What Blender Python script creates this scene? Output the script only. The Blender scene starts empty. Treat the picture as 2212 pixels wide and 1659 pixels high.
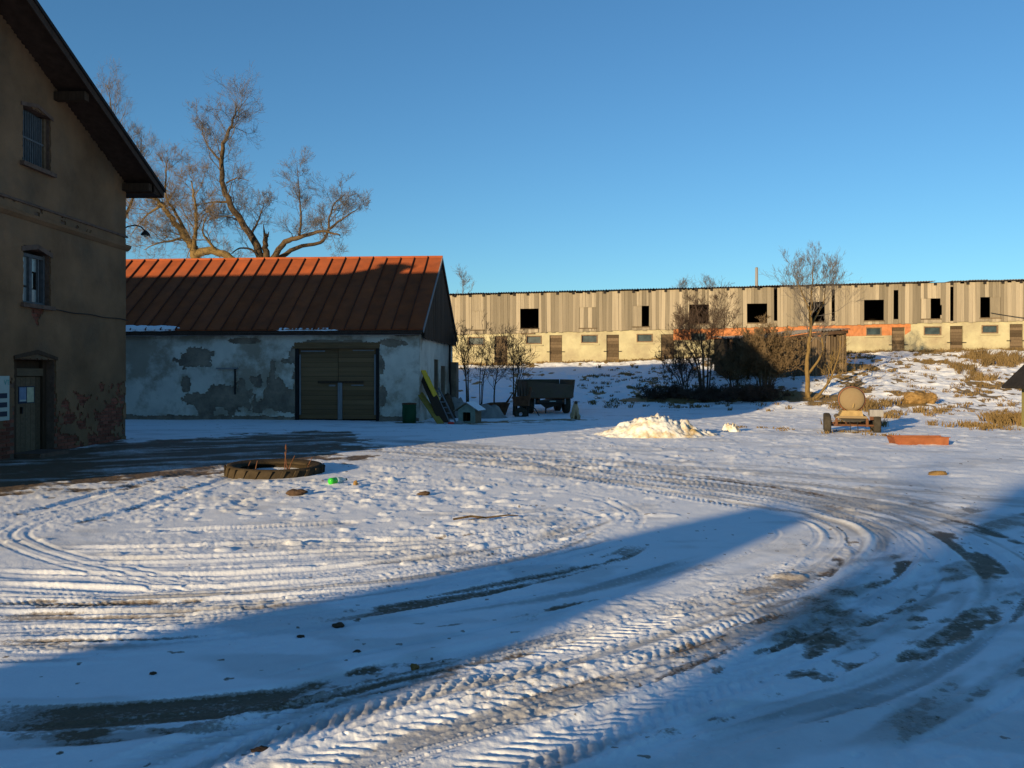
import bpy, math, random
import numpy as np
from mathutils import Vector, Matrix, Euler

R = math.radians
sc = bpy.context.scene
COL = sc.collection

# ------------------------------------------------------------------ camera
CH, K, CX, HY = 1.65, 1841.0, 1106.0, 811.0      # eye height, focal length in survey units, optical axis, horizon
cam_d = bpy.data.cameras.new('camera'); cam = bpy.data.objects.new('camera', cam_d); COL.objects.link(cam)
cam_d.sensor_width = 36; cam_d.lens = 36 * K / 2212; cam_d.shift_y = -18.5 / 2212
cam_d.clip_start = .05; cam_d.clip_end = 4000
cam.location = (0, 0, CH); cam.rotation_euler = (R(90), 0, 0)
sc.camera = cam
# ------------------------------------------------------------------ light
SUN_EL, SUN_AZ = R(9.0), R(53.0)                 # elevation; compass of the light's travel, measured from +X
SX, SY = math.cos(SUN_AZ), math.sin(SUN_AZ)
TE = math.tan(SUN_EL)
w = bpy.data.worlds.new('World'); sc.world = w; w.use_nodes = True
nt = w.node_tree; nt.nodes.clear()
sky = nt.nodes.new('ShaderNodeTexSky'); sky.sky_type = 'NISHITA'; sky.sun_disc = False
sky.sun_elevation = SUN_EL; sky.sun_rotation = math.atan2(-SX, -SY) % (2 * math.pi)
sky.altitude = 0; sky.air_density = 1.0; sky.dust_density = .0; sky.ozone_density = 2.5
bg = nt.nodes.new('ShaderNodeBackground'); bg.inputs[1].default_value = .066
wo = nt.nodes.new('ShaderNodeOutputWorld')
wb = nt.nodes.new('ShaderNodeMix'); wb.data_type = 'RGBA'; wb.blend_type = 'MULTIPLY'; wb.inputs[0].default_value = 1; wb.inputs[7].default_value = (.74, 1.17, 1.44, 1)   # the camera's cool white balance
nt.links.new(sky.outputs[0], wb.inputs[6]); nt.links.new(wb.outputs[2], bg.inputs[0]); nt.links.new(bg.outputs[0], wo.inputs[0])
sun_d = bpy.data.lights.new('sun', 'SUN'); sun = bpy.data.objects.new('sun', sun_d); COL.objects.link(sun)
sun_d.energy = 5.0; sun_d.angle = R(.53); sun_d.color = (1, .76, .43)
sun.rotation_euler = Vector((SX * math.cos(SUN_EL), SY * math.cos(SUN_EL), -math.sin(SUN_EL))).to_track_quat('-Z', 'Y').to_euler()
sc.view_settings.view_transform = 'Standard'; sc.view_settings.look = 'None'
sc.view_settings.gamma = 1; sc.view_settings.use_curve_mapping = False
sc.view_settings.exposure = 0.8
sc.cycles.max_bounces = 6; sc.cycles.diffuse_bounces = 3

rng = random.Random(7)
nrng = np.random.default_rng(11)

# ------------------------------------------------------------------ survey helpers
def P(x, y, D):
    return Vector(((x - CX) / K * D, D, CH - (y - HY) / K * D))
def G(x, y):                                       # survey point lying on the level yard
    D = CH * K / (y - HY)
    return Vector(((x - CX) / K * D, D, 0))

def sstep(t):
    t = np.clip(t, 0, 1); return t * t * (3 - 2 * t)
_tab = nrng.random((256, 256))
def vn(x, y, seed=0):
    x = np.asarray(x, float) + seed * 17.31; y = np.asarray(y, float) + seed * 5.77
    xi = np.floor(x).astype(np.int64); yi = np.floor(y).astype(np.int64)
    fx = x - xi; fy = y - yi; fx = fx * fx * (3 - 2 * fx); fy = fy * fy * (3 - 2 * fy)
    a = _tab[xi & 255, yi & 255]; b = _tab[(xi + 1) & 255, yi & 255]
    c = _tab[xi & 255, (yi + 1) & 255]; d = _tab[(xi + 1) & 255, (yi + 1) & 255]
    return (a * (1 - fx) + b * fx) * (1 - fy) + (c * (1 - fx) + d * fx) * fy
def fbm(x, y, o=4, seed=0):
    s = 0; a = .5; t = 0
    for i in range(o):
        s = s + a * vn(x, y, seed + i * 3); t += a; a *= .5; x = x * 2.03 + 1.7; y = y * 2.03 + 9.2
    return s / t

def barn_line(x): return 62 - (x + 4.07) * .1306
def terrain(x, y):
    x = np.asarray(x, float); y = np.asarray(y, float)
    y0 = 38 - 10 * sstep((x - 2) / 18)
    H = (2.35 + .95 * sstep((x + 6) / 40)) * sstep((x + 30) / 22)
    s = np.clip((y - y0) / (barn_line(x) - 1.0 - y0), 0, 1)
    return H * (.55 * s * s * (3 - 2 * s) + .45 * s * s)
def TZ(x, y): return float(terrain(x, y))

# ------------------------------------------------------------------ mesh helpers
class MB:
    def __init__(s): s.v = []; s.f = []
    def add(s, vs, fs):
        o = len(s.v); s.v += [tuple(p) for p in vs]; s.f += [tuple(i + o for i in f) for f in fs]; return s
    def hexa(s, p): return s.add(p, [(0, 3, 2, 1), (4, 5, 6, 7), (0, 1, 5, 4), (1, 2, 6, 5), (2, 3, 7, 6), (3, 0, 4, 7)])
    def box(s, x0, x1, y0, y1, z0, z1):
        return s.hexa([(x0, y0, z0), (x1, y0, z0), (x1, y1, z0), (x0, y1, z0), (x0, y0, z1), (x1, y0, z1), (x1, y1, z1), (x0, y1, z1)])
    def boxm(s, size, M, bev=0):
        a, b, c = (q / 2 for q in size)
        pts = [(-a, -b, -c), (a, -b, -c), (a, b, -c), (-a, b, -c), (-a, -b, c), (a, -b, c), (a, b, c), (-a, b, c)]
        return s.hexa([M @ Vector(p) for p in pts])
    def prism(s, poly, ext):
        n = len(poly); e = Vector(ext)
        vs = [Vector(p) for p in poly] + [Vector(p) + e for p in poly]
        fs = [tuple(range(n - 1, -1, -1)), tuple(range(n, 2 * n))] + [(i, (i + 1) % n, n + (i + 1) % n, n + i) for i in range(n)]
        return s.add(vs, fs)
    def tube(s, pts, rad, n=6, cap=True):
        pts = [Vector(p) for p in pts]
        if not hasattr(rad, '__len__'): rad = [rad] * len(pts)
        vs = []; m = len(pts); t0 = (pts[1] - pts[0]).normalized()
        u = t0.cross(Vector((.3, .2, 1)) if abs(t0.z) < .9 else Vector((1, .1, 0))).normalized()
        for i, p in enumerate(pts):
            t = (pts[min(i + 1, m - 1)] - pts[max(i - 1, 0)]).normalized()
            u = (u - t * u.dot(t))
            u = u.normalized() if u.length > 1e-5 else t.orthogonal().normalized()
            b = t.cross(u)
            for k in range(n):
                a = 2 * math.pi * k / n
                vs.append(p + (u * math.cos(a) + b * math.sin(a)) * rad[i])
        fs = [(i * n + k, i * n + (k + 1) % n, (i + 1) * n + (k + 1) % n, (i + 1) * n + k) for i in range(m - 1) for k in range(n)]
        if cap: fs += [tuple(range(n - 1, -1, -1)), tuple((m - 1) * n + k for k in range(n))]
        return s.add(vs, fs)
    def lathe(s, prof, n=24, M=None, close=False):
        M = M or Matrix.Identity(4); vs = []; m = len(prof)
        for r, z in prof:
            for k in range(n):
                a = 2 * math.pi * k / n; vs.append(M @ Vector((r * math.cos(a), r * math.sin(a), z)))
        fs = [(i * n + k, i * n + (k + 1) % n, (i + 1) * n + (k + 1) % n, (i + 1) * n + k) for i in range(m - 1) for k in range(n)]
        if close: fs += [((m - 1) * n + k, (m - 1) * n + (k + 1) % n, (k + 1) % n, k) for k in range(n)]
        else:
            if prof[0][0] > 1e-4: fs.append(tuple(range(n - 1, -1, -1)))
            if prof[-1][0] > 1e-4: fs.append(tuple((m - 1) * n + k for k in range(n)))
        return s.add(vs, fs)
    def build(s, name, m, parent=None, smooth=False):
        me = bpy.data.meshes.new(name); me.from_pydata(s.v, [], s.f); me.update()
        return link(name, me, m, parent, smooth)
def link(name, me, m, parent=None, smooth=False):
    o = bpy.data.objects.new(name, me); COL.objects.link(o)
    if m is not None and len(me.materials) == 0: me.materials.append(m)
    if smooth: me.polygons.foreach_set('use_smooth', [True] * len(me.polygons))
    o.parent = parent
    return o
def inst(src, name, parent, M):
    o = bpy.data.objects.new(name, src); COL.objects.link(o); o.parent = parent; o.matrix_basis = M; return o
def tag(o, label, cat=None, group=None, kind=None):
    if label: o['label'] = label
    if cat: o['category'] = cat
    if group: o['group'] = group
    if kind: o['kind'] = kind
    return o
def thing(name, label, cat, loc=(0, 0, 0), rz=0, group=None):
    o = bpy.data.objects.new(name, None); COL.objects.link(o); o.empty_display_size = .3
    o.location = loc; o.rotation_euler = (0, 0, rz)
    return tag(o, label, cat, group)
def TM(x, y, z, rx=0, ry=0, rz=0, s=None):
    M = Matrix.Translation((x, y, z)) @ Euler((rx, ry, rz)).to_matrix().to_4x4()
    if s: M = M @ Matrix.Diagonal((*s, 1))
    return M

# ------------------------------------------------------------------ materials
def mat(name, col, rough=.85, var=.2, scale=3., bump=0., bscale=25., metal=0., spec=.10, col2=None, c2s=1.2, c2t=.55, c2w=.08,
        stretch=(1, 1, 1), objrand=0., tr=0., alpha=1., emit=None, detail=6):
    m = bpy.data.materials.new(name); m.use_nodes = True; t = m.node_tree; N = t.nodes; L = t.links
    b = N['Principled BSDF']; b.inputs['Roughness'].default_value = rough; b.inputs['Metallic'].default_value = metal
    b.inputs['Specular IOR Level'].default_value = spec
    tc = N.new('ShaderNodeTexCoord'); oi = N.new('ShaderNodeObjectInfo')
    mp = N.new('ShaderNodeVectorMath'); mp.operation = 'MULTIPLY'; mp.inputs[1].default_value = stretch
    L.new(tc.outputs['Object'], mp.inputs[0])
    ad = N.new('ShaderNodeVectorMath'); ad.operation = 'MULTIPLY_ADD'
    ad.inputs[1].default_value = (37, 53, 71)
    cb = N.new('ShaderNodeCombineXYZ')
    for i in range(3): L.new(oi.outputs['Random'], cb.inputs[i])
    L.new(cb.outputs[0], ad.inputs[0]); L.new(mp.outputs[0], ad.inputs[2])
    def noise(s, d=detail, r=.6):
        n = N.new('ShaderNodeTexNoise'); n.inputs['Scale'].default_value = s; n.inputs['Detail'].default_value = d
        n.inputs['Roughness'].default_value = r; L.new(ad.outputs[0], n.inputs['Vector']); return n
    n1 = noise(scale)
    mr = N.new('ShaderNodeMapRange'); mr.inputs[1].default_value = .3; mr.inputs[2].default_value = .7
    mr.inputs[3].default_value = 1 - var; mr.inputs[4].default_value = 1 + var
    L.new(n1.outputs[0], mr.inputs[0])
    val = mr.outputs[0]
    if objrand:
        m2 = N.new('ShaderNodeMapRange'); m2.inputs[3].default_value = 1 - objrand; m2.inputs[4].default_value = 1 + objrand
        L.new(oi.outputs['Random'], m2.inputs[0])
        mu = N.new('ShaderNodeMath'); mu.operation = 'MULTIPLY'; L.new(val, mu.inputs[0]); L.new(m2.outputs[0], mu.inputs[1]); val = mu.outputs[0]
    base = None
    if col2 is not None:
        n2 = noise(c2s, 7, .65)
        r2 = N.new('ShaderNodeMapRange'); r2.inputs[1].default_value = c2t - c2w; r2.inputs[2].default_value = c2t + c2w
        L.new(n2.outputs[0], r2.inputs[0])
        mx = N.new('ShaderNodeMix'); mx.data_type = 'RGBA'; mx.inputs[6].default_value = (*col, 1); mx.inputs[7].default_value = (*col2, 1)
        L.new(r2.outputs[0], mx.inputs[0]); base = mx.outputs[2]
    vm = N.new('ShaderNodeVectorMath'); vm.operation = 'SCALE'; L.new(val, vm.inputs['Scale'])
    if base is not None: L.new(base, vm.inputs[0])
    else: vm.inputs[0].default_value = col
    L.new(vm.outputs[0], b.inputs['Base Color'])
    if bump:
        n3 = noise(bscale, 5); bp = N.new('ShaderNodeBump'); bp.inputs['Strength'].default_value = bump; bp.inputs['Distance'].default_value = .03
        L.new(n3.outputs[0], bp.inputs['Height']); L.new(bp.outputs[0], b.inputs['Normal'])
    if tr: b.inputs['Transmission Weight'].default_value = tr; b.inputs['IOR'].default_value = 1.3
    return m

M = {}
M['ochre'] = mat('ochre_plaster', (.185, .108, .060), var=.3, scale=.9, bump=.5, bscale=18, col2=(.12, .085, .057), c2s=.7, c2t=.6, c2w=.12)
M['brick'] = mat('red_brick', (.20, .065, .042), var=.25, scale=14, bump=.5, bscale=40, objrand=.35, col2=(.22, .15, .12), c2s=9, c2t=.62)
M['mortar'] = mat('old_mortar', (.13, .085, .065), var=.3, scale=6, bump=.6, bscale=30)
M['soffit'] = mat('dark_boards', (.05, .032, .024), var=.3, scale=6, stretch=(1, 1, 1))
M['darkwood'] = mat('dark_stained_wood', (.055, .034, .022), var=.3, scale=5, stretch=(8, 8, .6), objrand=.25, bump=.3, bscale=12)
M['doorwood'] = mat('door_wood', (.12, .085, .055), var=.25, scale=4, stretch=(.6, 6, 8), objrand=.22, bump=.25, bscale=10)
M['gatewood'] = mat('gate_wood', (.20, .115, .055), var=.25, scale=3, stretch=(.5, 6, 8), objrand=.18, bump=.3, bscale=10, col2=(.12, .08, .05), c2s=.9, c2t=.58, c2w=.15)
M['plank'] = mat('weathered_plank', (.275, .232, .17), var=.22, scale=3, stretch=(9, 9, .45), objrand=.42, bump=.6, bscale=9, col2=(.18, .155, .12), c2s=2, c2t=.55, c2w=.2)
M['greyplank'] = mat('brown_plank', (.10, .072, .046), var=.3, scale=3, stretch=(9, 9, .45), objrand=.45, bump=.4, bscale=9)
M['white'] = mat('lime_plaster', (.57, .53, .46), var=.12, scale=1.6, bump=.3, bscale=14, col2=(.31, .26, .20), c2s=.5, c2t=.51, c2w=.05)
M['render'] = mat('old_render', (.235, .185, .14), var=.28, scale=2.5, bump=.7, bscale=16, col2=(.15, .12, .095), c2s=1.3, c2t=.55)
M['cream'] = mat('cream_limewashed_brick', (.37, .335, .215), var=.13, scale=1.2, bump=.4, bscale=10, col2=(.25, .205, .14), c2s=.8, c2t=.58, c2w=.16)
M['orange'] = mat('bare_orange_brick', (.38, .15, .06), var=.2, scale=5, bump=.5, bscale=14, col2=(.36, .15, .07), c2s=3)
M['redroof'] = mat('red_painted_sheet', (.30, .075, .026), rough=.7, var=.16, scale=1.5, objrand=.14, bump=.12, bscale=3, spec=.04, col2=(.19, .06, .03), c2s=1.4, c2t=.55, c2w=.2)
M['seam'] = mat('dark_roof_seam', (.10, .035, .02), rough=.8)
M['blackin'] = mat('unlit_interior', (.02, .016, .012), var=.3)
M['asbestos'] = mat('fibre_cement', (.22, .20, .18), var=.25, scale=3, bump=.2)
M['glassblue'] = mat('dusty_pane', (.030, .045, .05), rough=.35, var=.5, scale=2.5, spec=.4)
M['pane'] = mat('window_pane', (.20, .24, .25), rough=.2, var=.2, scale=1, spec=.5)
M['frame'] = mat('old_frame_wood', (.16, .11, .07), var=.3, scale=8)
M['greyframe'] = mat('grey_frame', (.10, .11, .12), var=.2, scale=8)
M['iron'] = mat('dark_iron', (.03, .028, .027), rough=.6, var=.3, metal=.3)
M['rust'] = mat('rusty_steel', (.11, .052, .028), rough=.85, var=.35, scale=6, bump=.3, col2=(.09, .04, .025), c2s=4)
M['rusto'] = mat('orange_rust', (.23, .082, .036), rough=.75, var=.2, scale=5, bump=.15, col2=(.20, .065, .03), c2s=3)
M['tank'] = mat('tank_shell', (.205, .155, .088), rough=.7, var=.14, scale=4, bump=.1, col2=(.15, .105, .06), c2s=4, c2t=.5, c2w=.2)
M['tankrim'] = mat('tank_rim', (.30, .11, .05), rough=.7, var=.2, scale=5)
M['tankbase'] = mat('ochre_paint', (.27, .19, .085), rough=.7, var=.2, scale=8, bump=.2)
M['rubber'] = mat('old_rubber', (.040, .034, .026), rough=.8, var=.3, scale=9, bump=.3)
M['rubberb'] = mat('brown_dirty_rubber', (.042, .031, .019), rough=.9, var=.35, scale=6, bump=.3)
M['trailer'] = mat('faded_trailer_paint', (.105, .08, .055), rough=.7, var=.2, scale=2, col2=(.085, .06, .05), c2s=2)
M['dogfur'] = mat('tan_fur', (.46, .33, .20), rough=.95, var=.2, scale=14, bump=.7, bscale=60)
M['dogdark'] = mat('dark_fur', (.10, .07, .05), rough=.95, var=.25, scale=14, bump=.6, bscale=60)
M['snow'] = mat('snow', (.80, .82, .86), rough=.7, var=.05, scale=6, bump=.5, bscale=22)
M['bark'] = mat('old_bark', (.085, .058, .033), var=.35, scale=3, stretch=(4, 4, 1), bump=.8, bscale=10)
M['barklit'] = mat('sunlit_bark', (.15, .10, .04), var=.3, scale=3, stretch=(4, 4, 1), bump=.6, bscale=10)  # lighter copy of the bark with yellow sunlight put into its colour
M['twig'] = mat('twig', (.15, .105, .06), var=.25, scale=2)
M['twigp'] = mat('purple_twig', (.115, .102, .094), var=.2, scale=2)
M['twigd'] = mat('dark_twig', (.075, .052, .04), var=.3, scale=2)
M['twigy'] = mat('yellow_twig', (.22, .15, .06), var=.3, scale=2)
M['straw'] = mat('dry_straw', (.21, .13, .05), var=.4, scale=7, bump=.9, bscale=18)
M['grass'] = mat('dry_grass', (.155, .105, .046), var=.4, scale=.8)
M['green'] = mat('green_plastic', (.01, .055, .025), rough=.45, var=.15, scale=3)
M['olive'] = mat('dull_olive_paint', (.30, .20, .04), rough=.7, var=.2, scale=5)
M['yellow'] = mat('yellow_paint', (.66, .40, .04), rough=.6, var=.1, scale=5)
M['greyboard'] = mat('grey_board', (.20, .195, .20), rough=.8, var=.2, scale=4, stretch=(4, 4, .5))
M['kennel'] = mat('kennel_board', (.20, .155, .11), var=.25, scale=4, objrand=.2, stretch=(.5, 4, 6))
M['kgreen'] = mat('pale_green_board', (.22, .27, .235), var=.2, scale=6)
M['tarp'] = mat('grey_tarpaulin', (.22, .215, .205), rough=.6, var=.2, scale=3, bump=.4, bscale=8)
M['redplastic'] = mat('red_plastic', (.62, .05, .03), rough=.4)
M['bottle'] = mat('green_bottle', (.05, .62, .05), rough=.12, var=.05, spec=.5, tr=.35)
M['bottlec'] = mat('pale_bottle', (.45, .62, .68), rough=.15, var=.05, spec=.5, tr=.5)
M['blackfelt'] = mat('black_felt', (.022, .02, .02), rough=.9, var=.3, scale=5, bump=.5)
M['hutwall'] = mat('green_yellow_boards', (.22, .20, .08), var=.2, scale=5, objrand=.2)
M['signwhite'] = mat('sign_white', (.36, .42, .40), rough=.5, var=.05)
M['signblue'] = mat('sign_dark_blue', (.02, .03, .055), rough=.5, var=.05)
M['signteal'] = mat('sign_teal_letters', (.10, .33, .30), rough=.5, var=.05)
M['paperb'] = mat('blue_notice', (.16, .22, .33), rough=.7, var=.15, scale=9)
M['papery'] = mat('cream_notice', (.42, .42, .30), rough=.7, var=.2, scale=12)
M['cable'] = mat('cable', (.03, .03, .03))
M['stone'] = mat('dark_lump', (.07, .045, .03), var=.4, scale=12, bump=.6)

# ------------------------------------------------------------------ ground: tyre tracks stamped into a height map, then one sheet out to the horizon
RX0, RX1, RY0, RY1, RC = -15., 17., 2.0, 33., .0125
RW, RH = int((RX1 - RX0) / RC), int((RY1 - RY0) / RC)
hm = np.zeros((RH, RW), np.float32); dm = np.zeros((RH, RW), np.float32); gm = np.zeros((RH, RW), np.float32)
def resample(pts, ds):
    p = np.array([[q.x, q.y] for q in pts]); q = []
    e = np.vstack([2 * p[0] - p[1], p, 2 * p[-1] - p[-2]])
    for i in range(len(p) - 1):
        p0, p1, p2, p3 = e[i], e[i + 1], e[i + 2], e[i + 3]
        t = np.linspace(0, 1, 60, endpoint=False)[:, None]
        q.append(.5 * (2 * p1 + (p2 - p0) * t + (2 * p0 - 5 * p1 + 4 * p2 - p3) * t ** 2 + (3 * p1 - p0 - 3 * p2 + p3) * t ** 3))
    q.append(p[-1:]); q = np.vstack(q)
    d = np.r_[0, np.cumsum(np.hypot(*np.diff(q, axis=0).T))]
    u = np.arange(0, d[-1], ds)
    return u, np.c_[np.interp(u, d, q[:, 0]), np.interp(u, d, q[:, 1])]
tseed = [0]
def track(px, off=(0,), wid=.38, depth=.03, berm=.018, pitch=.0, amp=.0, dirt=0., grey=0., world=False, chev=True):
    u, c = resample(px if world else [G(*p) for p in px], RC * .8)
    t = np.gradient(c, axis=0); t /= np.linalg.norm(t, axis=1)[:, None] + 1e-9
    nr = np.c_[-t[:, 1], t[:, 0]]
    for o in off:
        tseed[0] += 1; sd = tseed[0]
        v = np.arange(-wid / 2 - .14 * min(1, wid / .16), wid / 2 + .14 * min(1, wid / .16), RC * .8)
        U, V = np.meshgrid(u, v, indexing='ij')
        wob = .05 * (vn(u * .8, u * 0, sd) - .5)
        a = np.abs(V)
        k_ = min(1., wid / .16)
        inside = 1 - sstep((a - wid / 2 + .03 * k_) / (.05 * k_))
        ed = np.exp(-((a - wid / 2 - .045 * k_) / (.035 * k_)) ** 2)
        ragged = .4 + 1.2 * fbm(U * 5, V * 3, 3, sd + 40)
        h = -depth * inside + berm * ed * ragged
        if amp:
            ph = (U + (a if chev else V * .4)) / pitch + .5 * (V > 0)
            lug = sstep((np.abs((ph % 1) - .5) - .16) / .12)
            wear = sstep((fbm(U * 1.1, V * 4, 4, sd + 9) - .40) / .16); ph = ph + .5 * (fbm(U * 1.5, V * 3, 2, sd + 15) - .5); lug = sstep((np.abs((ph % 1) - .5) - .16) / .12) * (.5 + fbm(U * 12, V * 12, 2, sd + 16))
            h += amp * lug * inside * wear
            h += amp * .6 * sstep((np.abs((ph % 1) - .5) - .2) / .1) * ed
        h += .006 * (fbm(U * 9, V * 9, 2, sd + 5) - .5) * inside
        X = c[:, 0][:, None] + nr[:, 0][:, None] * (V + o + wob[:, None]); Y = c[:, 1][:, None] + nr[:, 1][:, None] * (V + o + wob[:, None])
        ix = ((X - RX0) / RC).astype(int); iy = ((Y - RY0) / RC).astype(int)
        ok = (ix >= 0) & (ix < RW) & (iy >= 0) & (iy < RH)
        wgt = (np.maximum(inside, .8 * ed))
        end = np.clip(np.minimum(u, u[-1] - u) / .6, 0, 1)[:, None]
        wgt = wgt * end
        I = (iy[ok], ix[ok])
        hm[I] = hm[I] * (1 - wgt[ok] * .85) + h[ok] * wgt[ok]
        if dirt:
            dn = .5 + 1.25 * (fbm(U * .8, V * 3.4 + 3, 5, sd + 21) * .7 + .3 * fbm(U * 6, V * 11, 3, sd + 33) - .5)
            dd = sstep((dn - (.76 - .40 * dirt)) / .16) * inside * end * (.55 + .45 * fbm(U * 3, V * 7, 3, sd + 70))
            dm[I] = np.maximum(dm[I], dd[ok])
            hm[I] -= (.012 * dd)[ok]
        else:
            dm[I] *= (1 - .8 * wgt[ok])
        if grey:
            gn = fbm(U * .4, V * 5, 4, sd + 61)
            gm[I] = np.maximum(gm[I], (sstep((gn - (.70 - .4 * grey)) / .22) * inside * end)[ok])
# middle lane: old packed tracks running off to the right
for k in range(9):
    e = rng.uniform(-7, 7)
    track([(820, 962 + k * 3 + e), (1050, 972 + k * 5 + e), (1350, 1000 + k * 6 + e), (1650, 1036 + k * 6 + e), (1900, 1072 + k * 7 + e), (2080, 1115 + k * 9 + e)],
          wid=.34, depth=.015, berm=.014, grey=.55, dirt=.12 if k % 3 == 0 else 0)
# left rows of tracks
rows = [([(235, 1143), (420, 1139), (640, 1130), (800, 1122)], .5), ([(90, 1180), (350, 1178), (640, 1167), (900, 1163), (1090, 1138), (1215, 1102)], .5),
    ([(130, 1203), (400, 1202), (700, 1190), (980, 1176), (1180, 1140), (1260, 1112)], .2), ([(-60, 1232), (250, 1243), (560, 1238), (860, 1214), (1080, 1180), (1240, 1146), (1330, 1112)], .2),
    ([(-60, 1262), (260, 1272), (560, 1266), (850, 1240), (1020, 1210), (1200, 1170), (1300, 1130)], .35), ([(-80, 1297), (200, 1303), (480, 1300), (760, 1275), (1000, 1240)], .4),
    ([(-80, 1332), (180, 1328), (420, 1322), (620, 1300), (800, 1280)], .95), ([(-80, 1362), (160, 1360), (360, 1362), (560, 1340)], .3),
    ([(-80, 1390), (120, 1388), (330, 1382), (500, 1368)], .95), ([(-80, 1418), (120, 1415), (330, 1405)], .4)]
for i, (pts, dirt) in enumerate(rows):
    track(pts, wid=rng.choice((.16, .2, .24)), depth=.036, berm=.030, pitch=rng.choice((.045, .055, .065)), amp=.016, dirt=dirt, grey=.3)
    if i > 1: track([(q[0], q[1] + rng.uniform(8, 16)) for q in pts], wid=rng.choice((.10, .14, .2)), depth=.02, berm=.018, pitch=.05, amp=.012, grey=.35)
for d in (0, .16, .32):
    track([(560, 1272 + d * 20), (380, 1243), (230, 1210), (110, 1175), (62, 1152), (80, 1132), (160, 1105), (330, 1062), (470, 1028), (600, 1000)], off=(d,), wid=.06, depth=.010, berm=.006)
track([(60, 1130), (200, 1098), (330, 1060), (480, 1020), (640, 992)], off=(-.5, .6), wid=.3, depth=.03, berm=.03, dirt=.55)
track([(1020, 1110), (1150, 1120), (1240, 1098), (1290, 1112), (1310, 1138)], off=(0,), wid=.14, depth=.012, berm=.010)
track([(1195, 1060), (1290, 1078), (1350, 1110), (1330, 1145)], off=(0, .2), wid=.08, depth=.010, berm=.006)
# dark streaks through the blue shade
track([(640, 1345), (760, 1325), (900, 1302), (1060, 1270), (1210, 1234), (1330, 1202), (1390, 1172)], wid=.26, depth=.02, berm=.006, dirt=1.05)
track([(780, 1352), (1000, 1330), (1200, 1295), (1420, 1236), (1560, 1200)], wid=.34, depth=.012, berm=.006, dirt=.62, grey=.5)
track([(-120, 1548), (120, 1548), (360, 1534), (560, 1512), (700, 1486), (820, 1452), (960, 1424), (1120, 1390), (1300, 1345)], wid=.32, depth=.03, berm=.012, dirt=.86, grey=.45)
track([(-120, 1600), (150, 1590), (400, 1565), (600, 1540)], wid=.26, depth=.012, berm=.008, dirt=.5, grey=.4)
# the loops of the tractor in the lit band
track([(180, 1720), (420, 1628), (640, 1556), (870, 1492), (1100, 1440), (1400, 1356), (1640, 1272), (1790, 1206), (1830, 1166), (1790, 1132), (1690, 1108), (1540, 1082), (1340, 1046), (1140, 1015), (940, 996)],
      off=(0,), wid=.36, depth=.03, berm=.026, pitch=.095, amp=.028, dirt=.40, grey=.5)
track([(520, 1725), (760, 1636), (1000, 1562), (1280, 1480), (1540, 1396), (1740, 1320), (1880, 1246), (1936, 1192), (1925, 1156), (1850, 1122), (1700, 1082), (1490, 1046), (1240, 1008), (1040, 984)],
      off=(0,), wid=.38, depth=.03, berm=.03, pitch=.10, amp=.028, dirt=.44, grey=.5)
track([(900, 1725), (1100, 1650), (1330, 1560), (1540, 1474), (1720, 1396), (1860, 1318), (1960, 1244)], off=(0,), wid=.34, depth=.025, berm=.022, pitch=.09, amp=.024, dirt=.36, grey=.4)
track([(640, 1725), (880, 1612), (1130, 1530), (1400, 1440), (1620, 1350), (1780, 1270)], off=(0,), wid=.28, depth=.02, berm=.012, dirt=.66, grey=.5)
track([(1250, 1440), (1450, 1380), (1620, 1310), (1740, 1250), (1790, 1200), (1770, 1165)], off=(0,), wid=.3, depth=.02, berm=.02, pitch=.08, amp=.016, dirt=.4, grey=.5)
track([(780, 1480), (900, 1462), (1000, 1442), (1080, 1420)], wid=.26, depth=.02, berm=.01, dirt=.8)
# outer loop in the shade at the right
track([(1380, 1620), (1560, 1570), (1700, 1530), (1850, 1490), (1990, 1432), (2100, 1360), (2160, 1296), (2160, 1246), (2120, 1204), (2040, 1152), (1940, 1112), (1790, 1074), (1640, 1048), (1440, 1022)],
      wid=.34, depth=.022, berm=.01, dirt=.68, grey=.5)
track([(1900, 1390), (2080, 1340), (2240, 1296), (2300, 1250), (2240, 1206), (2140, 1160), (2040, 1126), (1900, 1086), (1740, 1058), (1560, 1036), (1360, 1014)], wid=.3, depth=.022, berm=.01, dirt=.74, grey=.4)
track([(1560, 1500), (1760, 1430), (1900, 1370), (2010, 1300), (2040, 1250)], wid=.4, depth=.012, berm=.006, dirt=.45, grey=.4)
# fine striations scratched by tyre edges, ploughs and dragged loads
LOOPS = [[(180, 1720), (420, 1628), (640, 1556), (870, 1492), (1100, 1440), (1400, 1356), (1640, 1272), (1790, 1206), (1830, 1166), (1790, 1132), (1690, 1108), (1540, 1082), (1340, 1046), (1140, 1015), (940, 996)],
    [(520, 1725), (760, 1636), (1000, 1562), (1280, 1480), (1540, 1396), (1740, 1320), (1880, 1246), (1936, 1192), (1925, 1156), (1850, 1122), (1700, 1082), (1490, 1046), (1240, 1008), (1040, 984)],
    [(1380, 1620), (1560, 1570), (1700, 1530), (1850, 1490), (1990, 1432), (2100, 1360), (2160, 1296), (2160, 1246), (2120, 1204), (2040, 1152), (1940, 1112), (1790, 1074), (1640, 1048), (1440, 1022)],
    [(820, 968), (1050, 982), (1350, 1016), (1650, 1056), (1900, 1096), (2080, 1146)], [(-80, 1345), (180, 1335), (480, 1320), (800, 1285), (1100, 1240), (1380, 1180)], [(-80, 1250), (250, 1256), (560, 1250), (860, 1228), (1100, 1186), (1260, 1146)]]
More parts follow.
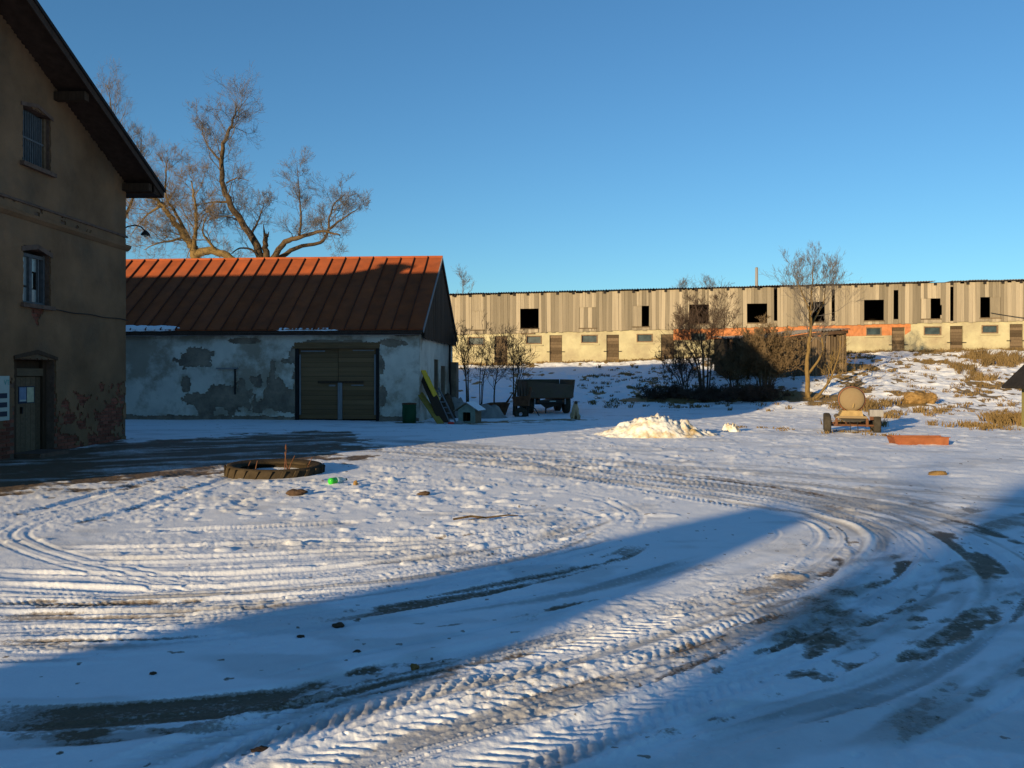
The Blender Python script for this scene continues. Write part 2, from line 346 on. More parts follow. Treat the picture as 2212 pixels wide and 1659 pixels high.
for j, lp_ in enumerate(LOOPS):
    for k in range((12, 12, 9, 14, 10, 10)[j]):
        a = rng.randrange(0, max(1, len(lp_) - 4)) if j != 3 else 0; seg = lp_[a:a + rng.randrange(4, 9)]
        if len(seg) < 3: continue
        track(seg, off=(rng.uniform(-.75, .75) * (2.0 if j == 3 else 1),), wid=rng.uniform(.03, .06), depth=rng.uniform(.012, .022), berm=rng.uniform(.006, .016), grey=.3 if k % 2 else 0)
# loose clods and footprints
def clods(n, cen, sx, sy, rmin, rmax, hmax, sign=1):
    for i in range(n):
        x = rng.gauss(cen.x, sx); y = rng.gauss(cen.y, sy); r = rng.uniform(rmin, rmax); r2 = r * rng.uniform(1, 2.2); an = rng.uniform(-.5, .9)
        h = .8 * hmax * rng.uniform(.2, 1) * (1 if rng.random() > .35 else -.8) * sign
        m = int((r2 * 1.6) / RC) + 2; jx = int((x - RX0) / RC); jy = int((y - RY0) / RC)
        if jx - m < 0 or jy - m < 0 or jx + m >= RW or jy + m >= RH: continue
        yy, xx = np.mgrid[-m:m + 1, -m:m + 1] * RC
        a = (xx * math.cos(an) + yy * math.sin(an)) / r2; b = (-xx * math.sin(an) + yy * math.cos(an)) / r
        d = np.sqrt(a * a + b * b) + .5 * (vn(xx * 9 + i, yy * 9, i % 50) - .5)
        hm[jy - m:jy + m + 1, jx - m:jx + m + 1] += (h * sstep((1 - d) / .35)).astype(np.float32)
clods(420, G(820, 1065), 2.0, 1.9, .035, .10, .06)
clods(120, G(640, 1055), 1.3, 1.0, .035, .10, .055)
clods(80, G(1000, 1130), 1.0, .8, .04, .10, .04)
clods(240, G(1400, 985), 2.8, 1.6, .06, .18, .055)
clods(150, G(1700, 990), 2.6, 2.2, .05, .18, .045)
clods(140, G(2050, 1010), 2.6, 2.6, .05, .18, .045)
clods(110, G(1250, 1000), 1.6, .9, .06, .2, .06)
clods(140, G(1850, 1400), 1.2, .9, .02, .05, .02)
clods(120, G(1500, 1500), 1.0, .5, .015, .04, .02)

ang = np.r_[np.arange(-35, 35, .085), np.arange(35, 325, 3.0)]
ang = np.radians(ang); NC = len(ang)
rad = [.25, .7, 1.2, 1.7, 2.1, 2.4, 2.6]
while rad[-1] < 75:
    r = rad[-1]; rad.append(r + min(max(r * r / 1406 * .75, .007), .14))
while rad[-1] < 2500: rad.append(rad[-1] * 1.16)
rad = np.array(rad); NR = len(rad)
RR, AA = np.meshgrid(rad, ang, indexing='ij')
GX = (RR * np.sin(AA)).ravel(); GY = (RR * np.cos(AA)).ravel()
GZ = terrain(GX, GY)
near = (np.hypot(GX, GY) < 80)
x, y = GX[near], GY[near]
fx = (x - RX0) / RC - .5; fy = (y - RY0) / RC - .5
inr = (fx > 1) & (fx < RW - 2) & (fy > 1) & (fy < RH - 2)
def samp(a):
    o = np.zeros(len(x)); X_, Y_ = fx[inr], fy[inr]; ix = X_.astype(int); iy = Y_.astype(int); tx = X_ - ix; ty = Y_ - iy
    o[inr] = (a[iy, ix] * (1 - tx) + a[iy, ix + 1] * tx) * (1 - ty) + (a[iy + 1, ix] * (1 - tx) + a[iy + 1, ix + 1] * tx) * ty
    return o
hz = samp(hm); dirt = samp(dm); grey = samp(gm)
hill = sstep((terrain(x, y) - .05) / .4)
def pdist(pts):
    d = np.full(len(x), 1e9)
    for a, b in zip(pts[:-1], pts[1:]):
        ex, ey = b[0] - a[0], b[1] - a[1]; L2 = ex * ex + ey * ey
        t = np.clip(((x - a[0]) * ex + (y - a[1]) * ey) / L2, 0, 1)
        r = a[2] + (b[2] - a[2]) * t
        d = np.minimum(d, np.hypot(x - a[0] - t * ex, y - a[1] - t * ey) / r)
    return d
n1 = fbm(x * .5, y * .5, 4, 1); n2 = fbm(x * 2.2, y * 2.2, 4, 2); n3 = fbm(x * 9, y * 9, 3, 3)
n4 = fbm(x * .12, y * .12, 3, 4)
z = hz * .48 + .017 * (fbm(x * 17, y * 17, 3, 51) - .5) * sstep((fbm(x * .7, y * .7, 3, 52) - .42) / .16) + .10 * (n4 - .5) * (1 - hill) + .03 * (n1 - .5) + .012 * (n2 - .5) + .005 * (n3 - .5)
# wind-packed lumps where nobody drives
lump = np.maximum(0, fbm(x * 3.2, y * 2.4, 3, 8) - .56)
untr = sstep((y - 17) / 4) * sstep((x + 1.0 - (y - 17) * .05) / 3)
z += lump * (.13 * untr + .10 * hill)
z += hill * (.22 * (n1 - .5) + .12 * (n2 - .5))
# bare, dirty drive in front of the plastered house
rd = pdist([(-30, 12.2, 5.2), (-10.5, 13.6, 4.6), (-7.2, 18.0, 4.3), (-5.8, 21.8, 2.5), (-5.4, 24.2, 1.0)])
rmask = sstep((1.0 - rd + .8 * (n2 - .5) + .6 * (n1 - .5) + .25 * (n3 - .5)) / .3)
streak = fbm(x * .5 + y * .2, y * 1.9 - x * .9, 4, 14)
rmask *= (.42 + .58 * sstep((.66 - streak) / .22)) * (.72 + .5 * (n3 - .5) + .28 * sstep((n2 - .3) / .3))
z -= .02 * rmask
foot = sstep((2.0 - pdist([(-4.6, 30.4, .55), (-1.5, 29.6, .8), (2.5, 32.2, .6)])) / 1.1) * sstep((n2 - .40) / .15)
# dry grass showing through on the bank
gn = fbm(x * .9, y * .55, 4, 22); gn2 = fbm(x * 3.5, y * 2.2, 3, 23)
bare = sstep((gn * .6 + gn2 * .4 - (.575 - .045 * sstep((x - 10) / 8))) / .06) * hill
brow = sstep((barn_line(x) - y - .2) / -.9 + 1.2) * sstep((n2 - .35) / .2) * (np.abs(barn_line(x) - y) < 2.2) * sstep((x + 8) / 3)
scrub = sstep((1.15 - pdist([(6.6, 43.5, 1.1), (10.5, 43, 2.3), (13.0, 41, 1.6), (15.5, 39.5, 1.0)]) + .8 * (n2 - .5)) / .3)
grass = np.clip(np.maximum.reduce([bare * .9, brow, scrub, .8 * foot]), 0, 1)
speck = sstep((fbm(x * 14, y * 14, 2, 31) - .84) / .04) * sstep((n1 - .42) / .1) * (1 - hill)
ca, sa = math.cos(.72), math.sin(.72); ua, va = x * ca + y * sa, -x * sa + y * ca
zone = sstep((1.25 - pdist([(2.2, 5.0, 1.3), (4.5, 7.0, 1.6), (5.6, 9.0, 1.3), (4.6, 10.5, 1.0)])) / .5)
zone2 = sstep((1.2 - pdist([(-.5, 4.4, .9), (1.6, 6.2, .9), (3.6, 8.3, 1.0)])) / .5)
sm = fbm(ua * .9, va * 3.4, 5, 91)
smear = sstep((sm - .56) / .10) * zone + .4 * sstep((sm - .60) / .12) * zone2
smear *= .35 + .65 * sstep((fbm(x * 6, y * 6, 3, 93) - .4) / .2)
lane = sstep((1.2 - pdist([(-3.5, 20.5, 1.6), (1.0, 16.5, 2.4), (4.0, 13.0, 2.2), (6.0, 10.5, 1.2)])) / .5)
lst = fbm((x * .8 - y * .6) * .5, (x * .6 + y * .8) * 3.2, 4, 95)
grey = np.maximum(grey, lane * sstep((lst - .45) / .2) * .7)
grey = np.maximum(grey, (zone + .4 * zone2) * sstep((sm - .50) / .14) * .6)
dirt = np.clip(np.maximum.reduce([dirt, rmask, .6 * speck, .5 * smear]), 0, 1)
grey = np.clip(grey + .35 * sstep((fbm(x * .8, y * 1.6, 4, 41) - .58) / .1) * (1 - hill), 0, 1)
GZ[near] += z
colr = np.zeros((NR * NC, 4), np.float32); colr[:, 3] = 1
colr[near, 0] = dirt; colr[near, 1] = grey; colr[near, 2] = grass
ii = np.arange(NR - 1)[:, None] * NC; jj = np.arange(NC)[None, :]; j2 = (jj + 1) % NC
F = np.stack([ii + jj, ii + NC + jj, ii + NC + j2, ii + j2], -1).reshape(-1, 4)[:, ::-1]
nf = len(F)
me = bpy.data.meshes.new('ground')
me.vertices.add(NR * NC); me.vertices.foreach_set('co', np.c_[GX, GY, GZ].astype(np.float32).ravel())
me.loops.add(nf * 4); me.loops.foreach_set('vertex_index', F.astype(np.int32).ravel())
me.polygons.add(nf); me.polygons.foreach_set('loop_start', np.arange(0, nf * 4, 4, dtype=np.int32)); me.polygons.foreach_set('loop_total', np.full(nf, 4, np.int32))
me.polygons.foreach_set('use_smooth', np.ones(nf, bool)); me.update(); me.validate()
at = me.attributes.new('cover', 'FLOAT_COLOR', 'POINT'); at.data.foreach_set('color', colr.ravel())
gmat = bpy.data.materials.new('snow_and_dirt'); gmat.use_nodes = True
N = gmat.node_tree.nodes; L = gmat.node_tree.links; b = N['Principled BSDF']
b.inputs['Roughness'].default_value = .62; b.inputs['Specular IOR Level'].default_value = .2
an = N.new('ShaderNodeAttribute'); an.attribute_name = 'cover'; sp = N.new('ShaderNodeSeparateColor'); L.new(an.outputs['Color'], sp.inputs[0])
tc = N.new('ShaderNodeTexCoord')
def gn_(s, d=6):
    n = N.new('ShaderNodeTexNoise'); n.inputs['Scale'].default_value = s; n.inputs['Detail'].default_value = d; n.inputs['Roughness'].default_value = .65
    L.new(tc.outputs['Object'], n.inputs['Vector']); return n.outputs[0]
def gmix(fac, a, bcol):
    mx = N.new('ShaderNodeMix'); mx.data_type = 'RGBA'; L.new(fac, mx.inputs[0])
    if isinstance(a, tuple): mx.inputs[6].default_value = (*a, 1)
    else: L.new(a, mx.inputs[6])
    if isinstance(bcol, tuple): mx.inputs[7].default_value = (*bcol, 1)
    else: L.new(bcol, mx.inputs[7])
    return mx.outputs[2]
n_d = gn_(55, 8); big = gn_(1.3); fine = gn_(30); mid = gn_(7)
snowc = gmix(mid, (.74, .76, .80), (.86, .87, .90))
dirtc = gmix(n_d, (.05, .037, .026), (.22, .15, .09))
icec = gmix(mid, (.33, .32, .31), (.50, .49, .49))
grassc = gmix(fine, (.10, .07, .03), (.30, .20, .08))
def sharpen(src, nz, w_):
    m1 = N.new('ShaderNodeMath'); m1.operation = 'MULTIPLY_ADD'; m1.inputs[1].default_value = w_; L.new(nz, m1.inputs[0]); L.new(src, m1.inputs[2])
    mr = N.new('ShaderNodeMapRange'); mr.inputs[1].default_value = .42 + w_ * .5; mr.inputs[2].default_value = .62 + w_ * .5; L.new(m1.outputs[0], mr.inputs[0]); return mr.outputs[0]
def ramp(src, nz, w_, lo, hi):
    m1 = N.new('ShaderNodeMath'); m1.operation = 'MULTIPLY_ADD'; m1.inputs[1].default_value = w_; L.new(nz, m1.inputs[0]); L.new(src, m1.inputs[2])
    mr = N.new('ShaderNodeMapRange'); mr.interpolation_type = 'SMOOTHSTEP'; mr.inputs[1].default_value = lo + w_ * .5; mr.inputs[2].default_value = hi + w_ * .5; L.new(m1.outputs[0], mr.inputs[0]); return mr.outputs[0]
c = gmix(sp.outputs[1], snowc, icec)
c = gmix(sharpen(sp.outputs[2], gn_(18), .5), c, grassc)
n24 = gn_(38, 8); n60 = gn_(90, 3)
c = gmix(ramp(sp.outputs[0], n24, .9, .15, .42), c, gmix(n60, (.24, .21, .185), (.40, .37, .345)))
c = gmix(ramp(sp.outputs[0], n24, 1.1, .48, .72), c, dirtc)
L.new(c, b.inputs['Base Color'])
bp = N.new('ShaderNodeBump'); bp.inputs['Strength'].default_value = .34; bp.inputs['Distance'].default_value = .014
L.new(gn_(42, 8), bp.inputs['Height']); L.new(bp.outputs[0], b.inputs['Normal'])
ground = link('ground', me, gmat); ground['kind'] = 'structure'; ground['label'] = 'snow covered yard and bank scored by tyre tracks with bare dirt showing'
def ground_z(px_, py_):
    # height of the finished sheet near a point (same terms as above, without the fine noise)
    return TZ(px_, py_) + .10 * (float(fbm(px_ * .12, py_ * .12, 3, 4)) - .5) * (1 - float(sstep((TZ(px_, py_) - .05) / .4)))

# ------------------------------------------------------------------ building helpers
UB = MB().box(-.5, .5, -.5, .5, -.5, .5)
def unit_box(name, m):
    me_ = bpy.data.meshes.new(name); me_.from_pydata(UB.v, [], UB.f); me_.update(); me_.materials.append(m); return me_
UBM = {}
def piece(name, mkey, parent, x0, x1, y0, y1, z0, z1, rx=0, ry=0, rz=0):
    """one box-shaped piece (plank, slat, brick ...) sharing one mesh with its likes"""
    k = (name, mkey)
    if k not in UBM: UBM[k] = unit_box(name, M[mkey])
    return inst(UBM[k], name, parent, TM((x0 + x1) / 2, (y0 + y1) / 2, (z0 + z1) / 2, rx, ry, rz, (x1 - x0, y1 - y0, z1 - z0)))
def sub(name, mkey, parent, x0, x1, y0, y1, z0, z1):
    return MB().box(x0, x1, y0, y1, z0, z1).build(name, M[mkey], parent)
def holed_wall(xs, holes, zb, zt, y0, y1, mb=None):
    """zb, zt: functions of x; holes: (x0, x1, z0, z1)"""
    mb = mb or MB()
    xs = sorted(set([round(q, 4) for q in xs] + [round(h[i], 4) for h in holes for i in (0, 1)]))
    lo, hi = xs[0], xs[-1]
    for a, c_ in zip(xs[:-1], xs[1:]):
        mid_ = (a + c_) / 2; hs = sorted((h[2], h[3]) for h in holes if h[0] < mid_ < h[1])
        spans = []; cur = None
        for h in hs: spans.append((cur, h[0])); cur = h[1]
        spans.append((cur, None))
        for s0, s1 in spans:
            za0 = zb(a) if s0 is None else s0; zc0 = zb(c_) if s0 is None else s0
            za1 = zt(a) if s1 is None else s1; zc1 = zt(c_) if s1 is None else s1
            if za1 - za0 < .01 and zc1 - zc0 < .01: continue
            mb.hexa([(a, y0, za0), (c_, y0, zc0), (c_, y1, zc0), (a, y1, za0), (a, y0, za1), (c_, y0, zc1), (c_, y1, zc1), (a, y1, za1)])
    return mb
def plaster_shell(x0, x1, z0, z1, cell, keep, th=.03, jit=.35, seed=1):
    """a coat of plaster on a wall: cells lost where keep() is false, broken edges with real thickness"""
    nx = int(round((x1 - x0) / cell)); nz = int(round((z1 - z0) / cell)); r = np.random.default_rng(seed)
    gx = x0 + np.arange(nx + 1) * cell; gz = z0 + np.arange(nz + 1) * cell
    VX, VZ = np.meshgrid(gx, gz, indexing='ij')
    cxm, czm = np.meshgrid(gx[:-1] + cell / 2, gz[:-1] + cell / 2, indexing='ij')
    Kp = keep(cxm, czm)
    jx = (r.random(VX.shape) - .5) * cell * jit * 2; jz = (r.random(VX.shape) - .5) * cell * jit * 2
    allk = np.zeros((nx + 1, nz + 1), int)
    for dx in (0, 1):
        for dz in (0, 1): allk[dx:nx + dx, dz:nz + dz] += Kp
    edge = (allk < 4) & (allk > 0)
    edge[0, :] = edge[-1, :] = False; edge[:, 0] = edge[:, -1] = False
    VX = VX + jx * edge; VZ = VZ + jz * edge
    bul = (fbm(VX * 1.1, VZ * 1.1, 3, seed + 3) - .5) * .018
    idx = np.arange(VX.size).reshape(VX.shape); n = VX.size
    vs = np.vstack([np.c_[VX.ravel(), (-th + bul).ravel(), VZ.ravel()], np.c_[VX.ravel(), np.full(n, .002), VZ.ravel()]])
    fs = []
    a, b_, c_, d = idx[:-1, :-1], idx[1:, :-1], idx[1:, 1:], idx[:-1, 1:]
    fs.append(np.stack([a, b_, c_, d], -1)[Kp])
    Kx = np.pad(Kp, 1)
    for (dx, dz, e0, e1) in ((-1, 0, d, a), (1, 0, b_, c_), (0, -1, a, b_), (0, 1, c_, d)):
        m_ = Kp & ~Kx[1 + dx:nx + 1 + dx, 1 + dz:nz + 1 + dz]
        fs.append(np.stack([e1[m_], e0[m_], e0[m_] + n, e1[m_] + n], -1))
    fs = np.vstack(fs); used = np.unique(fs); mp = np.full(2 * n, -1); mp[used] = np.arange(len(used))
    o = MB(); o.v = [tuple(q) for q in vs[used].tolist()]; o.f = [tuple(q) for q in mp[fs].tolist()]
    return o, Kp, (x0, z0, cell)
def on_wall(px, py, loc, rz):
    dx, dy, dz = (px - CX) / K, 1., -(py - HY) / K; nx, ny = -math.sin(rz), math.cos(rz)
    t = (loc[0] * nx + loc[1] * ny) / (dx * nx + dy * ny)
    return ((t * dx - loc[0]) * math.cos(rz) + (t * dy - loc[1]) * math.sin(rz), CH + dz * t)

# ------------------------------------------------------------------ the plastered house at the left
hs = thing('plastered_house', 'tall ochre plastered house with shaded gable at the left edge', 'house', (-9.95, 21.9, 0), R(88.4))
SL = .425
def hz_top(q): return 6.6 + SL * (6.25 - abs(q + 6.25))
hholes = [(-4.4, -3.4, 6.05, 7.24), (-4.4, -3.4, 3.15, 4.30), (-4.66, -3.22, -.1, 1.98)]
wallm = holed_wall([-12.5, -8, -6.25, -5.5, 0], hholes, lambda q: -.6, hz_top, 0, .38)
wallm.box(-.38, 0, .38, 30, -.6, 6.6).box(-12.5, -12.12, .38, 30, -.6, 6.6)
wallm.build('brick_core', M['mortar'], hs)
MB().prism([(-12.5, 29.7, -.6), (0, 29.7, -.6), (0, 29.7, 6.6), (-6.25, 29.7, 9.25), (-12.5, 29.7, 6.6)], (0, .3, 0)).build('back_wall', M['ochre'], hs)
def hkeep(X_, Z_):
    k = Z_ < 6.6 + SL * (6.25 - np.abs(X_ + 6.25)) - .02
    for h in hholes: k &= ~((X_ > h[0] - .02) & (X_ < h[1] + .02) & (Z_ > h[2]) & (Z_ < h[3] + .03))
    n_ = fbm(X_ * 1.7, Z_ * 2.4, 4, 77); n_2 = fbm(X_ * 5, Z_ * 6, 3, 79)
    k &= ~((n_ * .75 + n_2 * .25) > .34 + .30 * np.maximum(Z_ - .05, 0))
    k &= ~((Z_ < 1.5) & (Z_ > .5) & (fbm(X_ * 3.3, Z_ * 3.3, 3, 81) > .70))
    dd = np.abs(X_ + 3.92) - .26 * np.clip((Z_ - 2.72) / .38, 0, 1)
    k &= ~((dd + .16 * (n_2 - .5) < 0) & (Z_ > 2.72) & (Z_ < 3.14))
    k &= ~((np.abs(X_ + 3.94) < .78 + .12 * (n_2 - .5)) & (Z_ < 1.0 + .5 * n_) & (n_2 > .47))
    k &= ~((Z_ > 5.02) & (Z_ < 5.19) & (n_2 > .62))
    return k
pl, Kp, kinfo = plaster_shell(-6.6, 0, -.1, 9.1, .05, hkeep, .032, .38, 5)
pl.build('plaster', M['ochre'], hs)
MB().prism([(-12.5, -.03, -.1), (-6.6, -.03, -.1), (-6.6, -.03, 9.1), (-12.5, -.03, 6.58)], (0, .028, 0)).build('plaster', M['ochre'], hs)
MB().box(.001, .03, 0, 30, -.1, 6.55).build('side_plaster', M['ochre'], hs)
nb = 0
for course in range(0, 41):
    zc = .03 + course * .078
    if zc > 1.45 and not (2.68 < zc < 3.14): continue
    for i in range(27):
        xc = -6.5 + i * .262 + (.131 if course % 2 else 0)
        if xc > -.13 or any(h[0] - .1 < xc < h[1] + .1 and h[2] < zc < h[3] for h in hholes): continue
        i0, i1 = int((xc - .12 - kinfo[0]) / kinfo[2]), int((xc + .12 - kinfo[0]) / kinfo[2]) + 1; k0 = int((zc - kinfo[1]) / kinfo[2])
        if Kp[max(i0, 0):i1, max(k0, 0):k0 + 2].all(): continue
        if nb < 290:
            piece('brick', 'brick', hs, xc - .122, xc + .122, -.012 - rng.random() * .008, .02, zc - .032, zc + .032, ry=rng.uniform(-.01, .01)); nb += 1
# string course
MB().prism([(-12.6, 0, 4.84), (-12.6, -.05, 4.86), (-12.6, -.11, 4.93), (-12.6, -.12, 4.99), (-12.6, 0, 5.03)], (12.72, 0, 0)).build('string_course', M['ochre'], hs)
MB().prism([(-12.6, -.028, 5.18), (-12.6, -.06, 5.19), (-12.6, -.06, 5.225), (-12.6, -.028, 5.25)], (12.66, 0, 0)).build('string_course', M['mortar'], hs)
# roof
for sgn in (1, -1):
    xr, xe = -6.25, (.50 if sgn > 0 else -13.0)
    ze = hz_top(0) - SL * .50
    zr = 6.6 + SL * 6.25
    for nm, mk, d0, d1, ya, yb in (('soffit', 'soffit', .0, .07, -.77, 30.6), ('roof_slope', 'blackfelt', .07, .15, -.83, 30.7)):
        e = .0 if nm == 'soffit' else .05 * sgn
        MB().hexa([(xr, ya, zr + d0), (xe + e, ya, ze + d0), (xe + e, yb, ze + d0), (xr, yb, zr + d0), (xr, ya, zr + d1), (xe + e, ya, ze + d1), (xe + e, yb, ze + d1), (xr, yb, zr + d1)][::1] if sgn > 0 else
                  [(xe + e, ya, ze + d0), (xr, ya, zr + d0), (xr, yb, zr + d0), (xe + e, yb, ze + d0), (xe + e, ya, ze + d1), (xr, ya, zr + d1), (xr, yb, zr + d1), (xe + e, yb, ze + d1)]).build(nm, M[mk], hs)
    MB().hexa([(xr, -.80, zr - .10), (xe, -.80, ze - .08), (xe, -.772, ze - .08), (xr, -.772, zr - .10), (xr, -.80, zr + .069), (xe, -.80, ze + .069), (xe, -.772, ze + .069), (xr, -.772, zr + .069)]).build('bargeboard', M['soffit'], hs)
MB().box(.031, .48, -.74, 30.5, 6.33, 6.37).build('eave_soffit', M['soffit'], hs)
MB().box(.48, .52, -.79, 30.6, 6.31, 6.46).build('fascia', M['soffit'], hs)
MB().prism([(.03, -.76, 6.37), (.48, -.76, 6.37), (.48, -.76, 6.40), (.03, -.76, 6.585)], (0, .03, 0)).build('eave_return', M['soffit'], hs)
for xp, zp in ((-3.2, 7.84), (-.12, 6.53), (-6.25, 9.15)):
    MB().box(xp - .09, xp + .09, -.72, .1, zp - .17, zp + .015).build('purlin', M['darkwood'], hs)
# windows and door
def arched(x0, x1, z0, z1, rise, n=8):
    return [(x0, z0), (x1, z0)] + [(x1 + (x0 - x1) * i / n, z1 - rise + rise * 4 * (i / n) * (1 - i / n)) for i in range(n + 1)]
wu = MB().prism([(q[0], .16, q[1]) for q in arched(-4.58, -3.62, 6.06, 7.23, .1)], (0, .04, 0)).build('window', M['glassblue'], hs)
for i in range(12):
    q = -4.54 + i * .08
    MB().box(q, q + .022, .10, .125, 6.07, 7.18 - .0).build('bar', M['greyframe'], wu)
for a in (('frame', (-4.60, -4.53)), ('frame', (-3.67, -3.60))): MB().box(a[1][0], a[1][1], .07, .16, 6.05, 7.2).build('frame', M['frame'], wu)
MB().box(-4.53, -3.67, .09, .135, 6.6, 6.64).build('rail', M['greyframe'], wu)
MB().box(-4.70, -3.50, -.12, .1, 5.96, 6.045).build('sill', M['mortar'], hs)
MB().prism([(q[0], -.055, q[1]) for q in [(-4.68, 7.18), (-4.1, 7.30), (-3.52, 7.18), (-3.52, 7.26), (-4.1, 7.38), (-4.68, 7.26)]], (0, .024, 0)).build('lintel_arch', M['mortar'], hs)
wl = MB().prism([(q[0], .2, q[1]) for q in arched(-4.58, -3.62, 3.16, 4.29, .1)], (0, .03, 0)).build('window', M['blackin'], hs)
MB().box(-4.6, -4.54, .1, .2, 3.15, 4.24).build('frame', M['greyframe'], wl); MB().box(-3.66, -3.6, .1, .2, 3.15, 4.24).build('frame', M['greyframe'], wl)
MB().box(-4.54, -3.66, .1, .2, 3.15, 3.21).build('frame', M['greyframe'], wl); MB().box(-4.54, -3.66, .1, .2, 4.14, 4.21).build('frame', M['greyframe'], wl)
MB().box(-4.18, -4.09, .09, .2, 3.21, 4.14).build('mullion', M['greyframe'], wl)
for x0, x1, z0, z1 in ((-4.54, -4.18, 3.21, 3.50), (-4.54, -4.18, 3.54, 4.14), (-4.09, -3.83, 3.21, 3.48), (-4.09, -3.95, 3.50, 3.82), (-4.09, -3.83, 3.86, 4.14)):
    MB().box(x0 + .005, x1 - .005, .15, .155, z0, z1).build('pane', M['pane'], wl)
MB().box(-3.83, -3.80, .11, .16, 3.21, 4.14).build('glazing_bar', M['greyframe'], wl)
MB().box(-4.68, -3.52, -.10, .1, 3.06, 3.145).build('sill', M['mortar'], hs)
MB().prism([(q[0], -.05, q[1]) for q in [(-4.66, 4.2), (-4.1, 4.32), (-3.54, 4.2), (-3.54, 4.30), (-4.1, 4.42), (-4.66, 4.30)]], (0, .02, 0)).build('lintel_arch', M['mortar'], hs)
dr = sub('door', 'darkwood', hs, -4.84, -3.44, .25, .29, -.05, 1.97)
for i in range(5):
    q = -4.47 + i * .18
    piece('plank', 'doorwood', dr, q, q + .172, .215, .25, .02, 1.62)
for x0, x1 in ((-4.86, -4.5), (-3.56, -3.42)): MB().box(x0, x1, .17, .25, -.05, 1.98).build('door_jamb', M['darkwood'], dr)
MB().box(-4.5, -3.56, .16, .25, 1.64, 1.80).build('transom', M['doorwood'], dr)
MB().box(-4.30, -4.26, .17, .215, .85, .99).build('handle', M['iron'], dr)
MB().prism([(q[0], -.06, q[1]) for q in [(-4.92, 1.98), (-4.1, 2.10), (-3.36, 1.98), (-3.36, 2.05), (-4.1, 2.19), (-4.92, 2.05)]], (0, .06, 0)).build('door_hood', M['darkwood'], hs)
MB().box(-4.7, -3.6, -.45, .2, -.1, .05).build('door_step', M['mortar'], hs)
nbk = MB().box(-4.37, -3.80, .205, .213, 1.06, 1.42).build('notice_backing', M['signblue'], dr)
for nm, mk, x0, x1, z0, z1, lb in (('notice', 'paperb', -4.35, -4.11, 1.10, 1.40, 'blue notice'), ('notice', 'papery', -4.08, -3.84, 1.08, 1.40, 'cream notice')):
    tag(MB().box(x0, x1, .198, .203, z0, z1).build(nm, M[mk], dr), lb)
MB().box(-4.34, -4.12, .192, .196, 1.11, 1.14).build('notice_strip', M['signwhite'], dr)
for o in list(hs.children):
    if o.name.split('.')[0] in ('window', 'sill', 'lintel_arch', 'door', 'door_hood', 'door_step'): o.location.x += .2
# cable along the wall
cb_ = [(-3.55 + i * .2, -.05, 3.08 + .012 * math.sin(i * .9) - .0005 * i) for i in range(19)]
MB().tube(cb_, .012, 5).build('cable', M['cable'], hs)
# chimney
ch = MB(); cy = 8.75
ch.box(-6.65, -5.85, cy - .34, cy + .34, 8.8, 9.72).box(-6.72, -5.78, cy - .55, cy + .48, 9.72, 9.90)
ch.prism([(-6.25, cy + .3, 9.3), (-6.25, cy + 1.9, 9.3), (-6.25, cy + .3, 9.75)], (.12, 0, 0))
ch.build('chimney', M['brick'], hs)

# sign board on the house wall
sg = thing('sign_board', 'white sign board with dark blue squares beside the house door', 'sign', (-9.95, 21.9, 0), R(88.4))
MB().box(-6.05, -4.92, -.075, -.052, .76, 1.64).build('board', M['signwhite'], sg)
for z0 in (1.20, 1.02, .84):
    MB().box(-5.30, -5.0, -.081, -.0755, z0, z0 + .10).build('square', M['signblue'], sg)
def text(txt, mk, parent, x_, y_, z_, size, rot, name='lettering'):
    cu = bpy.data.curves.new(name, 'FONT'); cu.body = txt; cu.size = size; cu.extrude = .0015
    o = bpy.data.objects.new(name, cu); COL.objects.link(o)
    dg = bpy.context.evaluated_depsgraph_get(); me_ = bpy.data.meshes.new_from_object(o.evaluated_get(dg))
    bpy.data.objects.remove(o); me_.materials.clear(); me_.materials.append(M[mk])
    t = bpy.data.objects.new(name, me_); COL.objects.link(t); t.parent = parent
    t.matrix_basis = Matrix.Translation((x_, y_, z_)) @ Euler(rot).to_matrix().to_4x4(); return t
text('VT', 'signteal', sg, -5.10, -.079, 1.46, .15, (R(90), 0, 0))
# swan-neck lamp at the far corner
lp = thing('wall_lamp', 'small swan neck lamp on the far corner of the plastered house', 'lamp', (-9.95, 21.93, 5.42))
pts = [(-.05, .0, 0), (-.02, .2, .1), (.06, .42, .17), (.14, .62, .16), (.19, .72, .08)]
MB().tube(pts, .018, 6).build('arm', M['iron'], lp)
MB().lathe([(.03, .06), (.05, .04), (.11, -.03), (.12, -.07), (.02, -.06)], 12, TM(.2, .74, .03)).build('shade', M['iron'], lp)
MB().lathe([(.0, -.12), (.035, -.1), (.035, -.05), (.0, -.03)], 10, TM(.2, .74, .02)).build('bulb', M['signwhite'], lp)

# ------------------------------------------------------------------ red-roofed outbuilding
RB = (-3.38, 31.0, 0); RBZ = R(-4.3)
rb = thing('red_roof_outbuilding', 'low whitewashed outbuilding with red sheet roof and peeling plaster', 'barn', RB, RBZ)
BL, BD, BE, BR = 24.0, 8.2, 3.46, 6.43            # length, depth, eave, ridge
gx0, gz1 = on_wall(637, 743, RB, RBZ); gx1, _ = on_wall(819, 743, RB, RBZ)
gz1 = 2.82
bholes = [(gx0, gx1, -.2, gz1)]
wm = holed_wall([-BL, 0], bholes, lambda q: -.4, lambda q: BE - .02, 0, .4)
wm.box(-BL, 0, BD - .4, BD, -.4, BE - .02).box(-BL, -BL + .4, .4, BD - .4, -.4, BE - .02)
for y0_, y1_, zt_ in ((.4, 3.1, None), (3.1, 4.2, 2.3), (4.2, 4.8, None), (4.8, 6.1, 2.05), (6.1, BD - .4, None)):
    wm.box(-.4, 0, y0_, y1_, -.4 if zt_ is None else zt_, BE - .02)
wm.build('wall_core', M['render'], rb)
